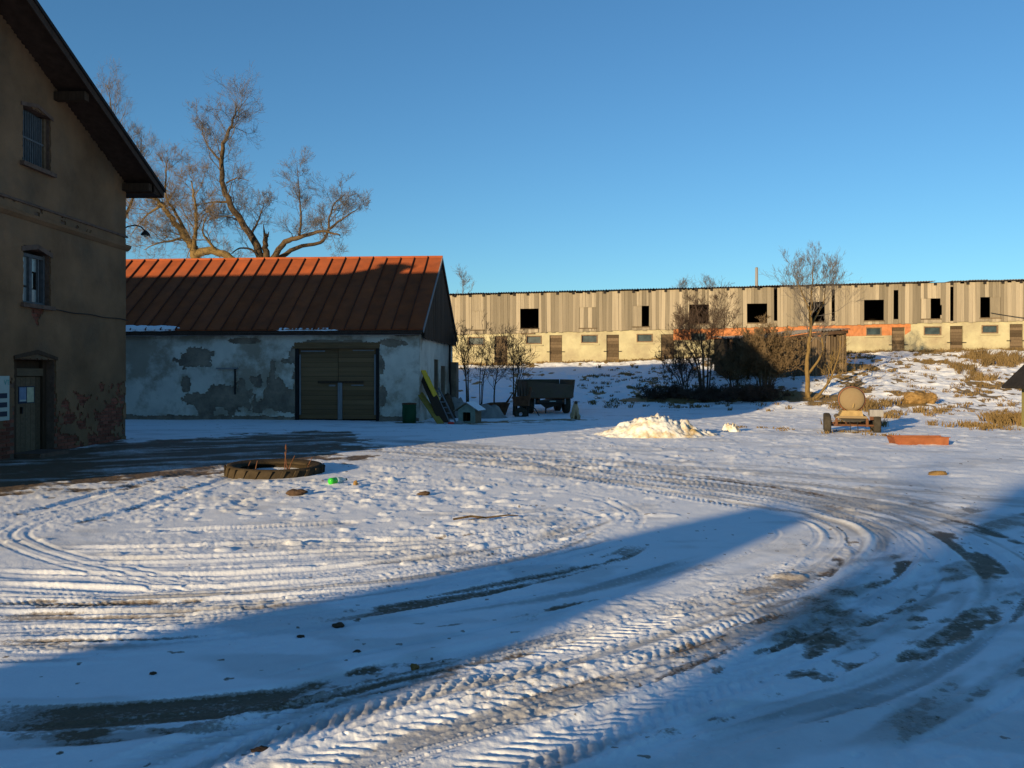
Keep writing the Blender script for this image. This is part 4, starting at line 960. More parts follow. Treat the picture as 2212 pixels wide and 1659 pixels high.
def shrub(seed, px, py_base, D, hpx, nst, spreadpx, name, label, mw, mc, kids=(6, 5, 4), L_=1.3, r0=.05, lean=0, nb=12, minr=.006, cat='shrub', group=None, up=.15, t0=.15):
    x0 = (px - CX) / K * D; b0 = Vector((x0, D, ground_z(x0, D) - .1)); t = Tree(seed, up, .22, minr); h = hpx / K * D; sw = spreadpx / K * D
    for i in range(nst):
        a = t.r.uniform(-1, 1); c_ = t.r.uniform(-.6, .6); hh = h * t.r.uniform(.7, 1) * (1 - .25 * abs(a))
        s0 = b0 + Vector((a * sw * .18, c_ * sw * .18, 0)); e = b0 + Vector((a * sw + lean, c_ * sw, hh))
        m1 = s0.lerp(e, .35) + Vector((-a * sw * .14, 0, .1 * hh)); m2 = s0.lerp(e, .7) + Vector((t.r.gauss(0, .06) * h * .3, 0, .05 * hh))
        t.limb([s0, m1, m2, e], r0 * t.r.uniform(.6, 1.1), .008, nb, L_, 2 if len(kids) == 2 else 3, kids, t0, 6)
    return t.build(name, label, mw, mc, tuple(b0), group, cat)
sg_ = 'saplings beside the red-roofed outbuilding'
shrub(21, 1012, 0, 37.5, 240, 3, 26, 'sapling', 'forked dark sapling nearest the red roof gable', 'bark', 'twigd', (4, 3, 2), 1.2, .05, 0, 11, .005, 'sapling', sg_, t0=.3)
shrub(22, 1066, 0, 36.5, 240, 1, 8, 'sapling', 'tall single stemmed sapling between the kennel and the trailer', 'bark', 'twigd', (4, 3, 3), 1.6, .075, 0, 20, .005, 'sapling', sg_, t0=.3)
shrub(23, 1109, 0, 36.0, 175, 3, 22, 'sapling', 'low dark sapling beside the tipping trailer', 'bark', 'twigd', (4, 3, 2), 1.1, .055, 0, 10, .005, 'sapling', sg_, t0=.35)
shrub(24, 1035, 0, 41.0, 200, 4, 44, 'sapling', 'thin twiggy sapling behind the forked one on the bank foot', 'bark', 'twigd', (4, 3), 1.0, .03, 0, 9, .005, 'sapling', sg_, t0=.25)
shrub(31, 1524, 0, 44.0, 228, 6, 66, 'thicket_tree', 'dark many stemmed thicket left of the plank shed', 'twigd', 'twigd', (5, 4, 3), 1.7, .07, 0, 12, .005, 'shrub', t0=.3)
shrub(32, 1480, 0, 44.5, 120, 6, 46, 'thicket_shrub', 'short dark shrub at the left foot of the thicket', 'twigd', 'twigd', (6, 5), 1.0, .04, 0, 9, .008)
shrub(33, 1652, 0, 43.0, 152, 34, 74, 'willow_bush', 'big dense brown bush in front of the plank shed', 'twig', 'twig', (5, 4, 3), .95, .025, 0, 8, .008)
shrub(34, 1590, 0, 43.5, 118, 14, 60, 'dark_bush', 'dense dark bush between the thicket and the brown bush', 'twigd', 'twig', (5, 4, 3), 1.0, .025, 0, 7, .007)
shrub(39, 1440, 0, 43.0, 28, 22, 60, 'bramble', 'low black bramble spreading at the foot of the bank', 'twigd', 'twigd', (5, 4), .6, .015, 0, 7, .009, up=0)
shrub(40, 1540, 0, 41.5, 30, 26, 90, 'bramble', 'low black bramble below the thicket', 'twigd', 'twigd', (5, 4), .6, .015, 0, 7, .009, up=0)
shrub(41, 1640, 0, 40.5, 34, 26, 75, 'bramble', 'low black bramble below the big brown bush', 'twigd', 'twigd', (5, 4), .6, .015, 0, 7, .009, up=0)
# slim tree, its bark coloured as sunlit
D3 = 40.5
t = Tree(51, .22, .16, .004)
t.limb(pl_([(1746, 875), (1745, 850), (1744, 800), (1746, 755), (1750, 715), (1752, 670), (1753, 640), (1755, 605), (1757, 575)], D3), .15, .016, 22, 1.9, 3, (4, 4, 3), .40, 8)
t.limb(pl_([(1748, 805), (1768, 778, -.4), (1778, 752, -.6), (1776, 730, -.6), (1790, 715, -.7)], D3), .07, .02, 7, .9, 2, (5, 4), .3)
t.limb(pl_([(1751, 705), (1765, 680, .5), (1778, 655, .7), (1782, 630, .7), (1788, 595, .7)], D3), .06, .010, 14, 1.8, 3, (4, 4, 3), .2)
t.limb(pl_([(1751, 680), (1738, 645, .4), (1726, 618, .5), (1716, 592, .5)], D3), .05, .010, 14, 1.8, 3, (4, 4, 3), .2)
t.build('pale_tree', 'slim bare tree with yellow lit bark in front of the plank shed', 'barklit', 'twigp', (P(1746, 858, D3).x, D3, ground_z(P(1746, 0, D3).x, D3)))
t = Tree(52, .2, .2, .004)
t.limb(pl_([(1752, 872), (1772, 850), (1790, 825), (1803, 795), (1812, 765), (1816, 735)], 39.8), .08, .02, 9, 1.0, 2, (5, 3), .35, 7)
t.limb(pl_([(1788, 828), (1800, 815, -.3), (1825, 805, -.5), (1860, 800, -.7)], 39.8), .04, .010, 7, .8, 2, (5, 3), .2)
t.limb(pl_([(1786, 832), (1792, 800, .3), (1796, 770, .4)], 39.8), .04, .010, 5, .8, 2, (5, 3), .2)
t.build('slanting_tree', 'small yellow lit tree slanting to the right beside the pale tree', 'barklit', 'twigy', (P(1752, 866, 39.8).x, 39.8, ground_z(P(1752, 0, 39.8).x, 39.8)))
# trees beyond the long barn
for i, (px, top, D, n) in enumerate(((1470, 622, 80, 10), (1530, 616, 82, 10), (1800, 575, 84, 14), (1000, 600, 86, 10))):
    t = Tree(60 + i, .2, .2, .007); x0 = (px - CX) / K * D
    t.limb([Vector((x0, D, 2.5)), Vector((x0 + .2, D, 5)), Vector((x0, D, P(px, top, D).z - 1.5)), P(px, top, D)], .10, .01, 26, 1.9, 2, (6, 4), .25, 6)
    t.build('distant_tree', ('low bare tree top left of two over the long barn roof', 'low bare tree top right of the pair over the long barn roof', 'hazy bare tree top behind the pale tree', 'bare tree top beside the red gable')[i], 'twigp', 'twigp', (x0, D, 2.5), 'bare trees beyond the long barn')

# dry grass tufts on the bank (too many to count)
gb = MB(); r = random.Random(5)
def tuft(x_, y_, h, n, sp):
    z_ = ground_z(x_, y_) - .03
    for _ in range(n):
        a = r.uniform(0, 6.28); q = r.uniform(0, sp); bx, by = x_ + q * math.cos(a), y_ + q * math.sin(a); hh = h * r.uniform(.5, 1.1); lx, ly = r.gauss(0, .45) * hh, r.gauss(0, .45) * hh
        wv = r.uniform(.008, .018); o = len(gb.v)
        gb.v += [(bx - wv, by, z_), (bx + wv, by, z_), (bx + lx * .5 + wv, by + ly * .5, z_ + hh * .65), (bx + lx * .5 - wv, by + ly * .5, z_ + hh * .65), (bx + lx, by + ly, z_ + hh)]
        gb.f += [(o, o + 1, o + 2, o + 3), (o + 3, o + 2, o + 4)]
for _ in range(2600):
    x_ = r.uniform(4, 36); y_ = r.uniform(27, 57)
    if y_ > barn_line(x_) - 1 or TZ(x_, y_) < .1: continue
    g_ = float(fbm(x_ * .9, y_ * .55, 4, 22)) * .6 + float(fbm(x_ * 3.5, y_ * 2.2, 3, 23)) * .4
    if g_ < .55 and r.random() > .28: continue
    tuft(x_, y_, r.uniform(.07, .26), 16, r.uniform(.10, .34))
for _ in range(420):
    x_ = r.uniform(-6, 36); y_ = barn_line(x_) - r.uniform(.15, 1.0); tuft(x_, y_, r.uniform(.12, .32), 16, .25)
for px, py, D, n, h in ((1850, 840, 36, 16, .45), (1880, 835, 37, 16, .4), (1920, 865, 33, 9, .3), (2190, 880, 28, 12, .5), (2185, 860, 30, 10, .45), (2100, 890, 27.5, 10, .25), (2130, 905, 26.5, 8, .2), (1840, 905, 28, 12, .3), (1900, 938, 24, 6, .12), (1660, 925, 26.5, 4, .12), (2110, 780, 52, 14, .7), (2170, 780, 50, 16, .8), (2150, 790, 49, 14, .7), (2080, 800, 47, 10, .6), (2000, 850, 34, 8, .3), (2130, 810, 44, 10, .5)):
    x0 = (px - CX) / K * D
    for _ in range(n): tuft(x0 + r.gauss(0, .5), D + r.gauss(0, .5), h, 24, .3)
tag(gb.build('dry_grass', M['grass'], None), 'dry yellow grass tufts poking through the snow on the bank', 'grass', kind='stuff')

# ------------------------------------------------------------------ yard objects
def wheel(parent, M_, R0, wd, name='wheel', rim='rust'):
    pr = [(R0 * .62, -wd / 2), (R0 * .9, -wd / 2), (R0 * .98, -wd * .36), (R0, -wd * .2), (R0, wd * .2), (R0 * .98, wd * .36), (R0 * .9, wd / 2), (R0 * .62, wd / 2)]
    o = MB().lathe(pr, 24, M_, True).build(name, M['rubber'], parent, True)
    MB().lathe([(R0 * .1, -wd * .42), (R0 * .12, -wd * .34), (R0 * .45, -wd * .12), (R0 * .63, -wd * .38), (R0 * .63, wd * .38), (R0 * .45, wd * .1), (R0 * .1, wd * .2)], 18, M_).build('rim', M[rim], o, True)
    return o
# tractor tyre lying flat
tc_ = Vector((-4.02, 14.45, 0)); tzz = ground_z(tc_.x, tc_.y)
ty = thing('tractor_tyre', 'large worn tractor tyre lying flat in the snow', 'tyre', (tc_.x, tc_.y, tzz - .19)); ty.rotation_euler = (R(1.5), R(1.2), 0)
pr = [(.60, .0), (.74, -.02), (.80, .03), (.805, .12), (.805, .24), (.80, .31), (.775, .345), (.72, .352), (.62, .325), (.575, .31), (.565, .29), (.60, .27), (.70, .24), (.735, .15), (.70, .06)]
MB().lathe(pr, 72, None, True).build('carcass', M['rubberb'], ty, True)
lug = MB().hexa([(.795, -.035, .02), (.814, -.030, .02), (.814, .030, .02), (.795, .035, .02), (.795, .125, .335), (.812, .130, .325), (.812, .180, .325), (.795, .185, .335)])
lme = bpy.data.meshes.new('lug'); lme.from_pydata(lug.v, [], lug.f); lme.materials.append(M['rubberb']); lme.update()
for i in range(24): inst(lme, 'lug', ty, TM(0, 0, 0, 0, 0, 2 * math.pi * i / 24))
o = MB(); n = 28; rr_ = [0, .2, .4, .55, .66]
for k, q in enumerate(rr_):
    for i in range(n):
        a = 2 * math.pi * i / n; o.v.append((q * math.cos(a), q * math.sin(a), .175 + .06 * float(fbm(q * 5 * math.cos(a) + 9, q * 5 * math.sin(a), 3, 2)) - .03))
o.f = [(k * n + i, k * n + (i + 1) % n, (k + 1) * n + (i + 1) % n, (k + 1) * n + i) for k in range(len(rr_) - 1) for i in range(n)]
o = o.build('snow_fill', M['snow'], None, True); o.location = (tc_.x, tc_.y, tzz - .165); o.rotation_euler = ty.rotation_euler
tag(o, 'snow lying inside the tractor tyre', 'snow')
wt = thing('dry_weed', 'thin dry brown stalks standing inside the tractor tyre', 'plant', (tc_.x, tc_.y, tzz + .0))
r = random.Random(3)
for i, (x_, y_, h, lx) in enumerate(((.18, -.05, .42, .02), (.21, .0, .36, -.05), (-.25, -.28, .24, .03), (.5, .2, .25, .08), (.3, -.2, .22, -.08), (-.5, .1, .2, .05), (.24, -.03, .3, .1))):
    MB().tube([(x_, y_, 0), (x_ + lx * .3, y_, h * .5), (x_ + lx, y_ + .02, h)], [.012, .010, .006], 5).build('stalk', M['rust'], wt)
MB().lathe([(.0, -.03), (.018, 0), (.014, .05), (.0, .09)], 6, TM(.2, -.05, .42)).build('seed_head', M['rust'], wt)

# green bottle
bp_ = Vector((*[q for q in G(712, 1046)][:2], 0)); bz = ground_z(bp_.x, bp_.y)
bt = thing('bottle', 'bright green plastic bottle lying on the snow near the tyre', 'bottle', (bp_.x, bp_.y, bz + .055), R(52))
Mb = Euler((0, R(90), 0)).to_matrix().to_4x4()
MB().lathe([(.0, -.01), (.03, -.012), (.048, .005), (.052, .03), (.052, .12)], 18, Mb).build('base', M['bottle'], bt, True)
MB().lathe([(.052, .12), (.05, .16), (.052, .2), (.04, .25), (.02, .29), (.018, .32)], 18, Mb).build('body', M['bottlec'], bt, True)
MB().lathe([(.019, .315), (.019, .335), (.0, .336)], 12, Mb).build('cap', M['green'], bt, True)
# small things on the snow
def lumpy(name, label, cat, mk, c_, s, seed, n=14, m=8):
    mb = MB()
    for j in range(m + 1):
        ph = math.pi * j / m
        for i in range(n):
            a = 2 * math.pi * i / n; q = Vector((math.sin(ph) * math.cos(a), math.sin(ph) * math.sin(a), math.cos(ph)))
            k = .5 + 1.0 * float(fbm(q.x * 2.2 + seed, q.y * 1.6 + q.z * 2, 3, seed)); mb.v.append((q.x * s[0] * k, q.y * s[1] * k, q.z * s[2] * k))
    mb.f = [(j * n + i, (j + 1) * n + i, (j + 1) * n + (i + 1) % n, j * n + (i + 1) % n) for j in range(m) for i in range(n)]
    o = mb.build(name, M[mk], None, True); o.location = c_; return tag(o, label, cat)
def hit(px, py):
    for i in range(1200):
        D_ = 3 + i * .05; p_ = P(px, py, D_)
        if p_.z <= ground_z(p_.x, p_.y): break
    return p_
def gpos(px, py, dz=0):
    g = G(px, py); return (g.x, g.y, ground_z(g.x, g.y) + dz)
lumpy('bark_scrap', 'dark brown scrap lying in front of the tractor tyre', 'scrap', 'stone', gpos(640, 1068, .035), (.14, .07, .05), 3)
lumpy('bark_scrap', 'small brown scrap in the snow right of the bottle among clods', 'scrap', 'stone', gpos(916, 1068, .02), (.09, .05, .03), 6)
lumpy('paper_scrap', 'tiny tan scrap standing in the snow right of the green bottle', 'scrap', 'straw', gpos(768, 1049, .035), (.035, .03, .05), 5)
lumpy('stone', 'small yellow brown stone by the near muddy track', 'stone', 'straw', gpos(896, 1442, .012), (.025, .02, .02), 8)
lumpy('grass_clod', 'brown clod alone on the snow at the right', 'clod', 'straw', gpos(2025, 1027, .01), (.16, .10, .05), 9)
for i, (px, py, s, lbl) in enumerate(((730, 1352, .03, 'larger dark pebble highest on the shaded snow band'), (650, 1376, .02, 'small dark pebble just left of the larger one on the shaded snow'), (770, 1408, .022, 'dark pebble right of centre on the shaded snow below the larger one'), (330, 1455, .016, 'tiny dark pebble at the left of the shaded snow'), (560, 1620, .03, 'dark pebble lowest in the shade near the lit tread tracks'))):
    lumpy('pebble', lbl, 'pebble', 'stone', gpos(px, py, s * .3), (s * 1.3, s, s * .6), 20 + i)['group'] = 'pebbles on the shaded snow'
sk = thing('stick', 'thin forked dead stick on the snow right of the tyre', 'stick', gpos(1040, 1124, .03))
MB().tube([(-.32, -.05, 0), (-.12, -.02, .03), (.05, .0, .01), (.3, .06, .03), (.42, .09, .02)], [.012, .014, .012, .009, .005], 5).build('stem', M['bark'], sk)
MB().tube([(.05, .0, .01), (-.02, -.1, .02), (-.14, -.16, .01)], [.009, .007, .004], 5).build('twig', M['bark'], sk)

# heap of ploughed snow
def mound(name, label, cx, cy, wx, wy, h, seed, nx=90, ny=60):
    mb = MB(); X_, Y_ = np.meshgrid(np.linspace(-1, 1, nx), np.linspace(-1, 1, ny), indexing='ij')
    d = np.sqrt(X_ ** 2 + Y_ ** 2); sh = sstep((1 - d + .35 * (fbm(X_ * 2.5 + seed, Y_ * 2, 3, seed) - .5)) / .75)
    ridge = .55 + .6 * fbm(X_ * 1.7 + 4, Y_ * 1.3, 3, seed + 2)
    prof = np.interp(X_, [-1, -.75, -.5, -.1, .3, .62, .75, 1], [.5, .85, 1.15, 1.0, .85, .7, .6, .2])
    crag = np.abs(fbm(X_ * 7, Y_ * 5, 4, seed + 5) - .5)
    Z_ = sh ** .6 * (ridge * prof * h) + sh ** .5 * h * (1.1 * crag + .35 * (fbm(X_ * 13, Y_ * 9, 3, seed + 7) - .5) + .2 * (fbm(X_ * 30, Y_ * 20, 2, seed + 8) - .5)) - .08
    g0 = np.vectorize(ground_z)(cx + X_[::15, ::15] * wx, cy + Y_[::15, ::15] * wy).mean()
    n = nx * ny; idx = np.arange(n).reshape(nx, ny)
    mb.v = np.c_[(X_ * wx).ravel(), (Y_ * wy).ravel(), Z_.ravel()].tolist()
    mb.f = np.stack([idx[:-1, :-1], idx[1:, :-1], idx[1:, 1:], idx[:-1, 1:]], -1).reshape(-1, 4).tolist()
    o = mb.build(name, M['heap'], None, True); o.location = (cx, cy, g0); return tag(o, label, 'snow heap')
M['heap'] = mat('heaped_snow_with_sand', (.66, .65, .62), rough=.75, var=.06, scale=5, bump=.6, bscale=14, col2=(.40, .28, .12), c2s=1.8, c2t=.56, c2w=.09)
mound('snow_heap', 'heap of ploughed snow stained with sand in the middle of the yard', P(1425, 0, 22.9).x, 23.1, 1.95, 1.15, .54, 4)
mound('snow_heap', 'small clod of snow right of the large heap', P(1582, 0, 25).x, 25.2, .38, .3, .26, 9, 40, 30)

# green bin, boards leaning on the corner, kennel and scrap
g = gpos(884, 913); bn = thing('green_bin', 'dark green plastic barrel standing against the outbuilding corner', 'barrel', g)
MB().lathe([(.22, 0), (.235, .03), (.25, .3), (.255, .34), (.25, .38), (.24, .58), (.25, .62), (.25, .66)], 20).build('body', M['green'], bn, True)
MB().lathe([(.255, .655), (.258, .69), (.2, .705), (.0, .71)], 20).build('lid', M['rust'], bn, True)
def board(name, label, cat, base, top, wd, th, mk, rzv=0.):
    a, b2 = Vector(base), Vector(top); d = b2 - a; o = thing(name, label, cat, base)
    q = d.to_track_quat('Z', 'Y').to_matrix().to_4x4() @ Euler((0, 0, rzv)).to_matrix().to_4x4()
    return o, q, d.length
base = gpos(968, 912); top = P(914, 800, 31.3)
o, q, Lb = board('leaning_board', 'bright yellow topped board leaning on the outbuilding corner', 'board', base, top, .2, .03, 'yellow')
MB().boxm((.20, .035, Lb * .58), q @ TM(0, 0, Lb * .71)).build('yellow_half', M['yellow'], o); MB().boxm((.20, .034, Lb * .42), q @ TM(0, 0, Lb * .21)).build('grey_half', M['greyboard'], o)
base = gpos(952, 915); top = P(906, 848, 31.2)
o, q, Lb = board('leaning_board', 'shorter dull olive board leaning low beside the barrel', 'board', base, top, .2, .03, 'yellow')
MB().boxm((.24, .04, Lb), q @ TM(0, 0, Lb / 2)).build('board', M['olive'], o); MB().boxm((.06, .03, Lb * .96), q @ TM(.03, -.04, Lb * .45)).build('batten', M['darkwood'], o)
base = gpos(975, 912); top = P(938, 838, 31.9)
o, q, Lb = board('ladder', 'short grey ladder leaning beside the yellow board', 'ladder', base, top, .2, .03, 'greyboard')
for s_ in (-.17, .17): MB().boxm((.045, .05, Lb), q @ TM(s_, 0, Lb / 2)).build('rail', M['greyboard'], o)
for i in range(6): MB().boxm((.30, .03, .035), q @ TM(0, 0, Lb * (.1 + i * .16))).build('rung', M['greyboard'], o)
base = gpos(958, 914); top = P(916, 816, 31.6)
o, q, Lb = board('brown_sheet', 'dark brown sheet leaning behind the yellow boards', 'sheet', base, top, .2, .03, 'darkwood')
MB().boxm((.36, .03, Lb), q @ TM(0, .05, Lb / 2)).build('panel', M['darkwood'], o); MB().boxm((.36, .03, .08), q @ TM(0, .02, Lb * .75)).build('cleat', M['greyboard'], o)
# kennel
kp = gpos(1008, 912); kn = thing('dog_kennel', 'small wooden dog kennel with snow dusted pitched roof', 'kennel', kp, R(-14))
kw, kdp, kh = .62, .80, .46
fr = MB(); fr.box(-kw / 2, -.14, -.0, .03, 0, kh).box(.14, kw / 2, 0, .03, 0, kh).box(-.14, .14, 0, .03, .38, kh).prism([(-kw / 2, 0, kh), (kw / 2, 0, kh), (0, 0, kh + .22)], (0, .03, 0)).box(-.14, .14, 0, .03, 0, .05)
fr.build('front', M['kgreen'], kn)
MB().box(-kw / 2, -kw / 2 + .03, .03, kdp, 0, kh).box(kw / 2 - .03, kw / 2, .03, kdp, 0, kh).box(-kw / 2 + .03, kw / 2 - .03, kdp - .03, kdp, 0, kh).box(-kw / 2 + .03, kw / 2 - .03, .03, kdp - .03, .02, .05).build('walls', M['kennel'], kn)
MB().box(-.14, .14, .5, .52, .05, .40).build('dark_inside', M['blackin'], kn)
MB().box(-.2, .2, -.02, -.001, .37, .45).build('door_head', M['kgreen'], kn)
for s_ in (-1, 1):
    MB().hexa([(0, -.1, kh + .235), (s_ * .46, -.1, kh - .055), (s_ * .46, kdp + .1, kh - .055), (0, kdp + .1, kh + .235), (0, -.1, kh + .26), (s_ * .46, -.1, kh - .03), (s_ * .46, kdp + .1, kh - .03), (0, kdp + .1, kh + .26)]).build('roof_board', M['kennel' if s_ < 0 else 'tarp'], kn)
o = MB().hexa([(.02, -.08, kh + .25), (.45, -.08, kh - .022), (.45, kdp + .08, kh - .022), (.02, kdp + .08, kh + .25), (.02, -.08, kh + .275), (.44, -.08, kh + .0), (.44, kdp + .08, kh + .0), (.02, kdp + .08, kh + .275)]).build('roof_snow', M['snow'], None)
o.location = kp; o.rotation_euler = (0, 0, R(-14)); tag(o, 'thin snow on the right slope of the kennel roof', 'snow')
# heaps of covered scrap
def cloth(name, label, cat, mk, px, py, D, sx, sy, h, seed):
    x0 = (px - CX) / K * D; mb = MB(); n = 34; X_, Y_ = np.meshgrid(np.linspace(-1, 1, n), np.linspace(-1, 1, n), indexing='ij')
    d = np.sqrt(X_ ** 2 + Y_ ** 2); Z_ = h * sstep((1.0 - d + .3 * (fbm(X_ * 2 + seed, Y_ * 2, 3, seed) - .5)) / .8) * (.5 + .9 * fbm(X_ * 2.2, Y_ * 2.2 + seed, 4, seed + 3)) - .04
    idx = np.arange(n * n).reshape(n, n); mb.v = np.c_[(X_ * sx).ravel(), (Y_ * sy).ravel(), Z_.ravel()].tolist()
    mb.f = np.stack([idx[:-1, :-1], idx[1:, :-1], idx[1:, 1:], idx[:-1, 1:]], -1).reshape(-1, 4).tolist()
    o = mb.build(name, M[mk], None, True); o.location = (x0, D, ground_z(x0, D)); return tag(o, label, cat)
cloth('tarpaulin_heap', 'grey tarpaulin heap between the kennel and the sapling', 'tarpaulin', 'tarp', 1056, 900, 33.6, .85, .6, .62, 3)
cloth('tarpaulin_heap', 'pale covered heap behind the kennel against the gable', 'tarpaulin', 'tarp', 988, 880, 34.2, .8, .7, .75, 5)
cloth('rubbish_heap', 'dark rubbish heap behind the leaning boards', 'heap', 'stone', 965, 880, 34.0, .6, .9, .9, 7)
o = lumpy('plastic_scrap', 'red and white plastic scrap on the ground before the kennel', 'scrap', 'redplastic', gpos(975, 916, .03), (.14, .06, .05), 12)
lumpy('plastic_scrap', 'pale sack lying next to the red plastic scrap', 'scrap', 'tarp', gpos(990, 916, .04), (.16, .10, .07), 13)
# old plough
D = 35.2; x0 = (1076 - CX) / K * D; pg_ = thing('rusty_plough', 'rusty dark red plough half sunk beside the saplings', 'plough', (x0, D, ground_z(x0, D)), R(8))
MB().tube([(-1.0, 0, .35), (-.3, 0, .5), (.35, 0, .52), (.62, 0, .95), (.70, 0, .40)], [.05, .06, .06, .05, .05], 7).build('beam', M['rust'], pg_)
for i, q in enumerate((-.75, -.35, .05)):
    mb = MB(); n = 8
    for j in range(n + 1):
        f = j / n; mb.v += [(q - .3 + .55 * f, -.18 + .1 * f, .02), (q - .28 + .6 * f, -.02 - .28 * f * f, .22 + .1 * f), (q - .2 + .6 * f, -.12 - .3 * f, .42 + .14 * f)]
    mb.f = [(3 * j + k, 3 * j + 3 + k, 3 * j + 4 + k, 3 * j + 1 + k) for j in range(n) for k in range(2)]
    s_ = mb.build('mouldboard', M['rust'], pg_, True)
    MB().tube([(q, 0, .5), (q - .05, -.04, .25), (q - .1, -.08, .05)], .035, 6).build('leg', M['rust'], s_)
D = 35.0; x0 = (1128 - CX) / K * D; sd = thing('seed_drill', 'dark rusty farm implement standing left of the trailer', 'implement', (x0, D, ground_z(x0, D)), R(-10))
MB().hexa([(-.3, -.2, .42), (.28, -.2, .42), (.28, .2, .42), (-.3, .2, .42), (-.38, -.26, .80), (.30, -.26, .85), (.30, .26, .85), (-.38, .26, .80)]).build('hopper', M['rust'], sd)
MB().boxm((.06, .34, .5), TM(.32, 0, .95, 0, R(8))).build('upright_plate', M['rust'], sd)
for q in (-.22, .22): MB().tube([(q, 0, .45), (q * 1.1, -.02, -.02)], .035, 6).build('leg', M['iron'], sd)
MB().tube([(.3, 0, .4), (.55, -.1, .32), (.72, -.1, .02)], .02, 5).build('tine', M['iron'], sd)
MB().lathe([(.08, -.05), (.26, -.06), (.28, 0), (.26, .06), (.08, .05)], 16, TM(-.02, -.25, .1, R(80), R(10)), True).build('wheel', M['rubber'], sd, True)

# tipping trailer
D = 36.6; x0 = (1190 - CX) / K * D
tr = thing('tipping_trailer', 'old grey tipping trailer parked tail-on beside the dog', 'trailer', (x0, D, ground_z(x0, D)), R(7))
bw, bb, bt_, bl = .98, .70, 1.42, 3.4
MB().hexa([(-bw * .94, 0, bb), (bw * .94, 0, bb), (bw, .05, bb), (-bw, .05, bb), (-bw * 1.04, -.07, bt_), (bw * .98, -.07, bt_ - .17), (bw * .98, -.02, bt_ - .17), (-bw * 1.04, -.02, bt_)]).build('tailgate', M['trailer'], tr)
for s_ in (-1, 1):
    MB().hexa([(s_ * bw, .05, bb), (s_ * bw, bl, bb), (s_ * (bw - .05), bl, bb), (s_ * (bw - .05), .05, bb), (s_ * (bw + .08), -.02, bt_ + .06), (s_ * (bw + .08), bl, bt_ + .06), (s_ * (bw + .03), bl, bt_ + .06), (s_ * (bw + .03), -.02, bt_ + .06)]).build('side_wall', M['trailer'], tr)
    for y_ in (.3, 1.3, 2.3, 3.2): MB().box(s_ * (bw + .04) - .03, s_ * (bw + .04) + .03, y_, y_ + .07, bb, bt_).build('rib', M['trailer'], tr)
MB().box(-bw, bw, bl, bl + .05, bb, bt_ + .06).build('headboard', M['trailer'], tr)
MB().box(-bw + .03, bw - .03, .06, bl, bb - .04, bb + .02).build('bed', M['rust'], tr)
for s_ in (-1, 1): MB().box(s_ * .5 - .05, s_ * .5 + .05, .1, 4.3, .5, bb - .045).build('chassis_rail', M['iron'], tr)
MB().box(-.62, .62, .02, .1, .48, .60).build('bumper_bar', M['iron'], tr)
for s_ in (-.55, .55): MB().box(s_ - .05, s_ + .05, -.0, .018, .50, .60).build('rear_light', M['rust'], tr)
MB().box(-.05, .22, .0, .018, .53, .57).build('number_plate', M['signwhite'], tr)
for s_ in (-.72, .60): MB().box(s_, s_ + .05, -.01, .05, .42, .66).build('bracket', M['greyboard'], tr)
for yw in (.75, 2.9):
    for s_ in (-1, 1): wheel(tr, TM(s_ * .80, yw, .45, 0, R(90), 0), .45, .27)
    MB().tube([(-.8, yw, .45), (.8, yw, .45)], .06, 8).build('axle', M['iron'], tr)
MB().prism([(-.55, .2, .52), (.7, .2, .52), (.6, .2, .42), (.1, .2, .30), (-.15, .2, .22), (-.35, .2, .38)], (0, .15, 0)).build('tipping_frame', M['iron'], tr)
MB().tube([(-.18, .25, .25), (-.18, .25, .02)], .035, 7).build('prop_leg', M['iron'], tr)
MB().tube([(0, 4.2, .5), (0, 5.0, .45)], .06, 6).build('drawbar', M['iron'], tr)
for s_ in (-.8, .8): MB().box(s_ - .012, s_ + .012, -.03, .0, .98, 1.1).build('latch', M['greyboard'], tr)

# dog sitting by the trailer: one skin
D = 31.9; x0 = (1243 - CX) / K * D
dg_ = thing('dog', 'large tan shaggy dog sitting beside the trailer wheel facing the yard', 'dog', (x0, D, ground_z(x0, D)), R(6))
def skin(name, verts, edges, root, m, parent, lv=2):
    me_ = bpy.data.meshes.new(name); me_.from_pydata([q[:3] for q in verts], edges, []); o = bpy.data.objects.new(name, me_); COL.objects.link(o)
    md = o.modifiers.new('s', 'SKIN'); md.use_smooth_shade = True
    for i, q in enumerate(verts):
        sv = me_.skin_vertices[0].data[i]; rr = q[3] if not hasattr(q[3], '__len__') else None
        sv.radius = (rr, rr) if rr else q[3]; sv.use_root = (i == root)
    sb = o.modifiers.new('d', 'SUBSURF'); sb.levels = lv; sb.render_levels = lv
    dgp = bpy.context.evaluated_depsgraph_get(); out = bpy.data.meshes.new_from_object(o.evaluated_get(dgp)); bpy.data.objects.remove(o)
    out.materials.clear(); return link(name, out, m, parent, True)
dv = [(0, .20, .13, .135), (0, .14, .26, .135), (0, .05, .40, .125), (0, .0, .51, .10), (0, -.03, .60, .085), (0, -.07, .665, .078), (0, -.13, .66, .058), (0, -.195, .635, .034),
      (-.075, -.02, .36, .062), (-.08, -.04, .20, .043), (-.08, -.05, .06, .036), (-.08, -.10, .025, .038), (.075, -.02, .36, .062), (.08, -.04, .20, .043), (.08, -.05, .06, .036), (.08, -.10, .025, .038),
      (-.13, .10, .16, .075), (-.15, -.03, .14, .055), (-.145, .03, .05, .036), (-.15, -.09, .025, .036), (.13, .10, .16, .075), (.15, -.03, .14, .055), (.145, .03, .05, .036), (.15, -.09, .025, .036),
      (.02, .33, .06, .05), (.14, .40, .04, .045), (.24, .36, .04, .03)]
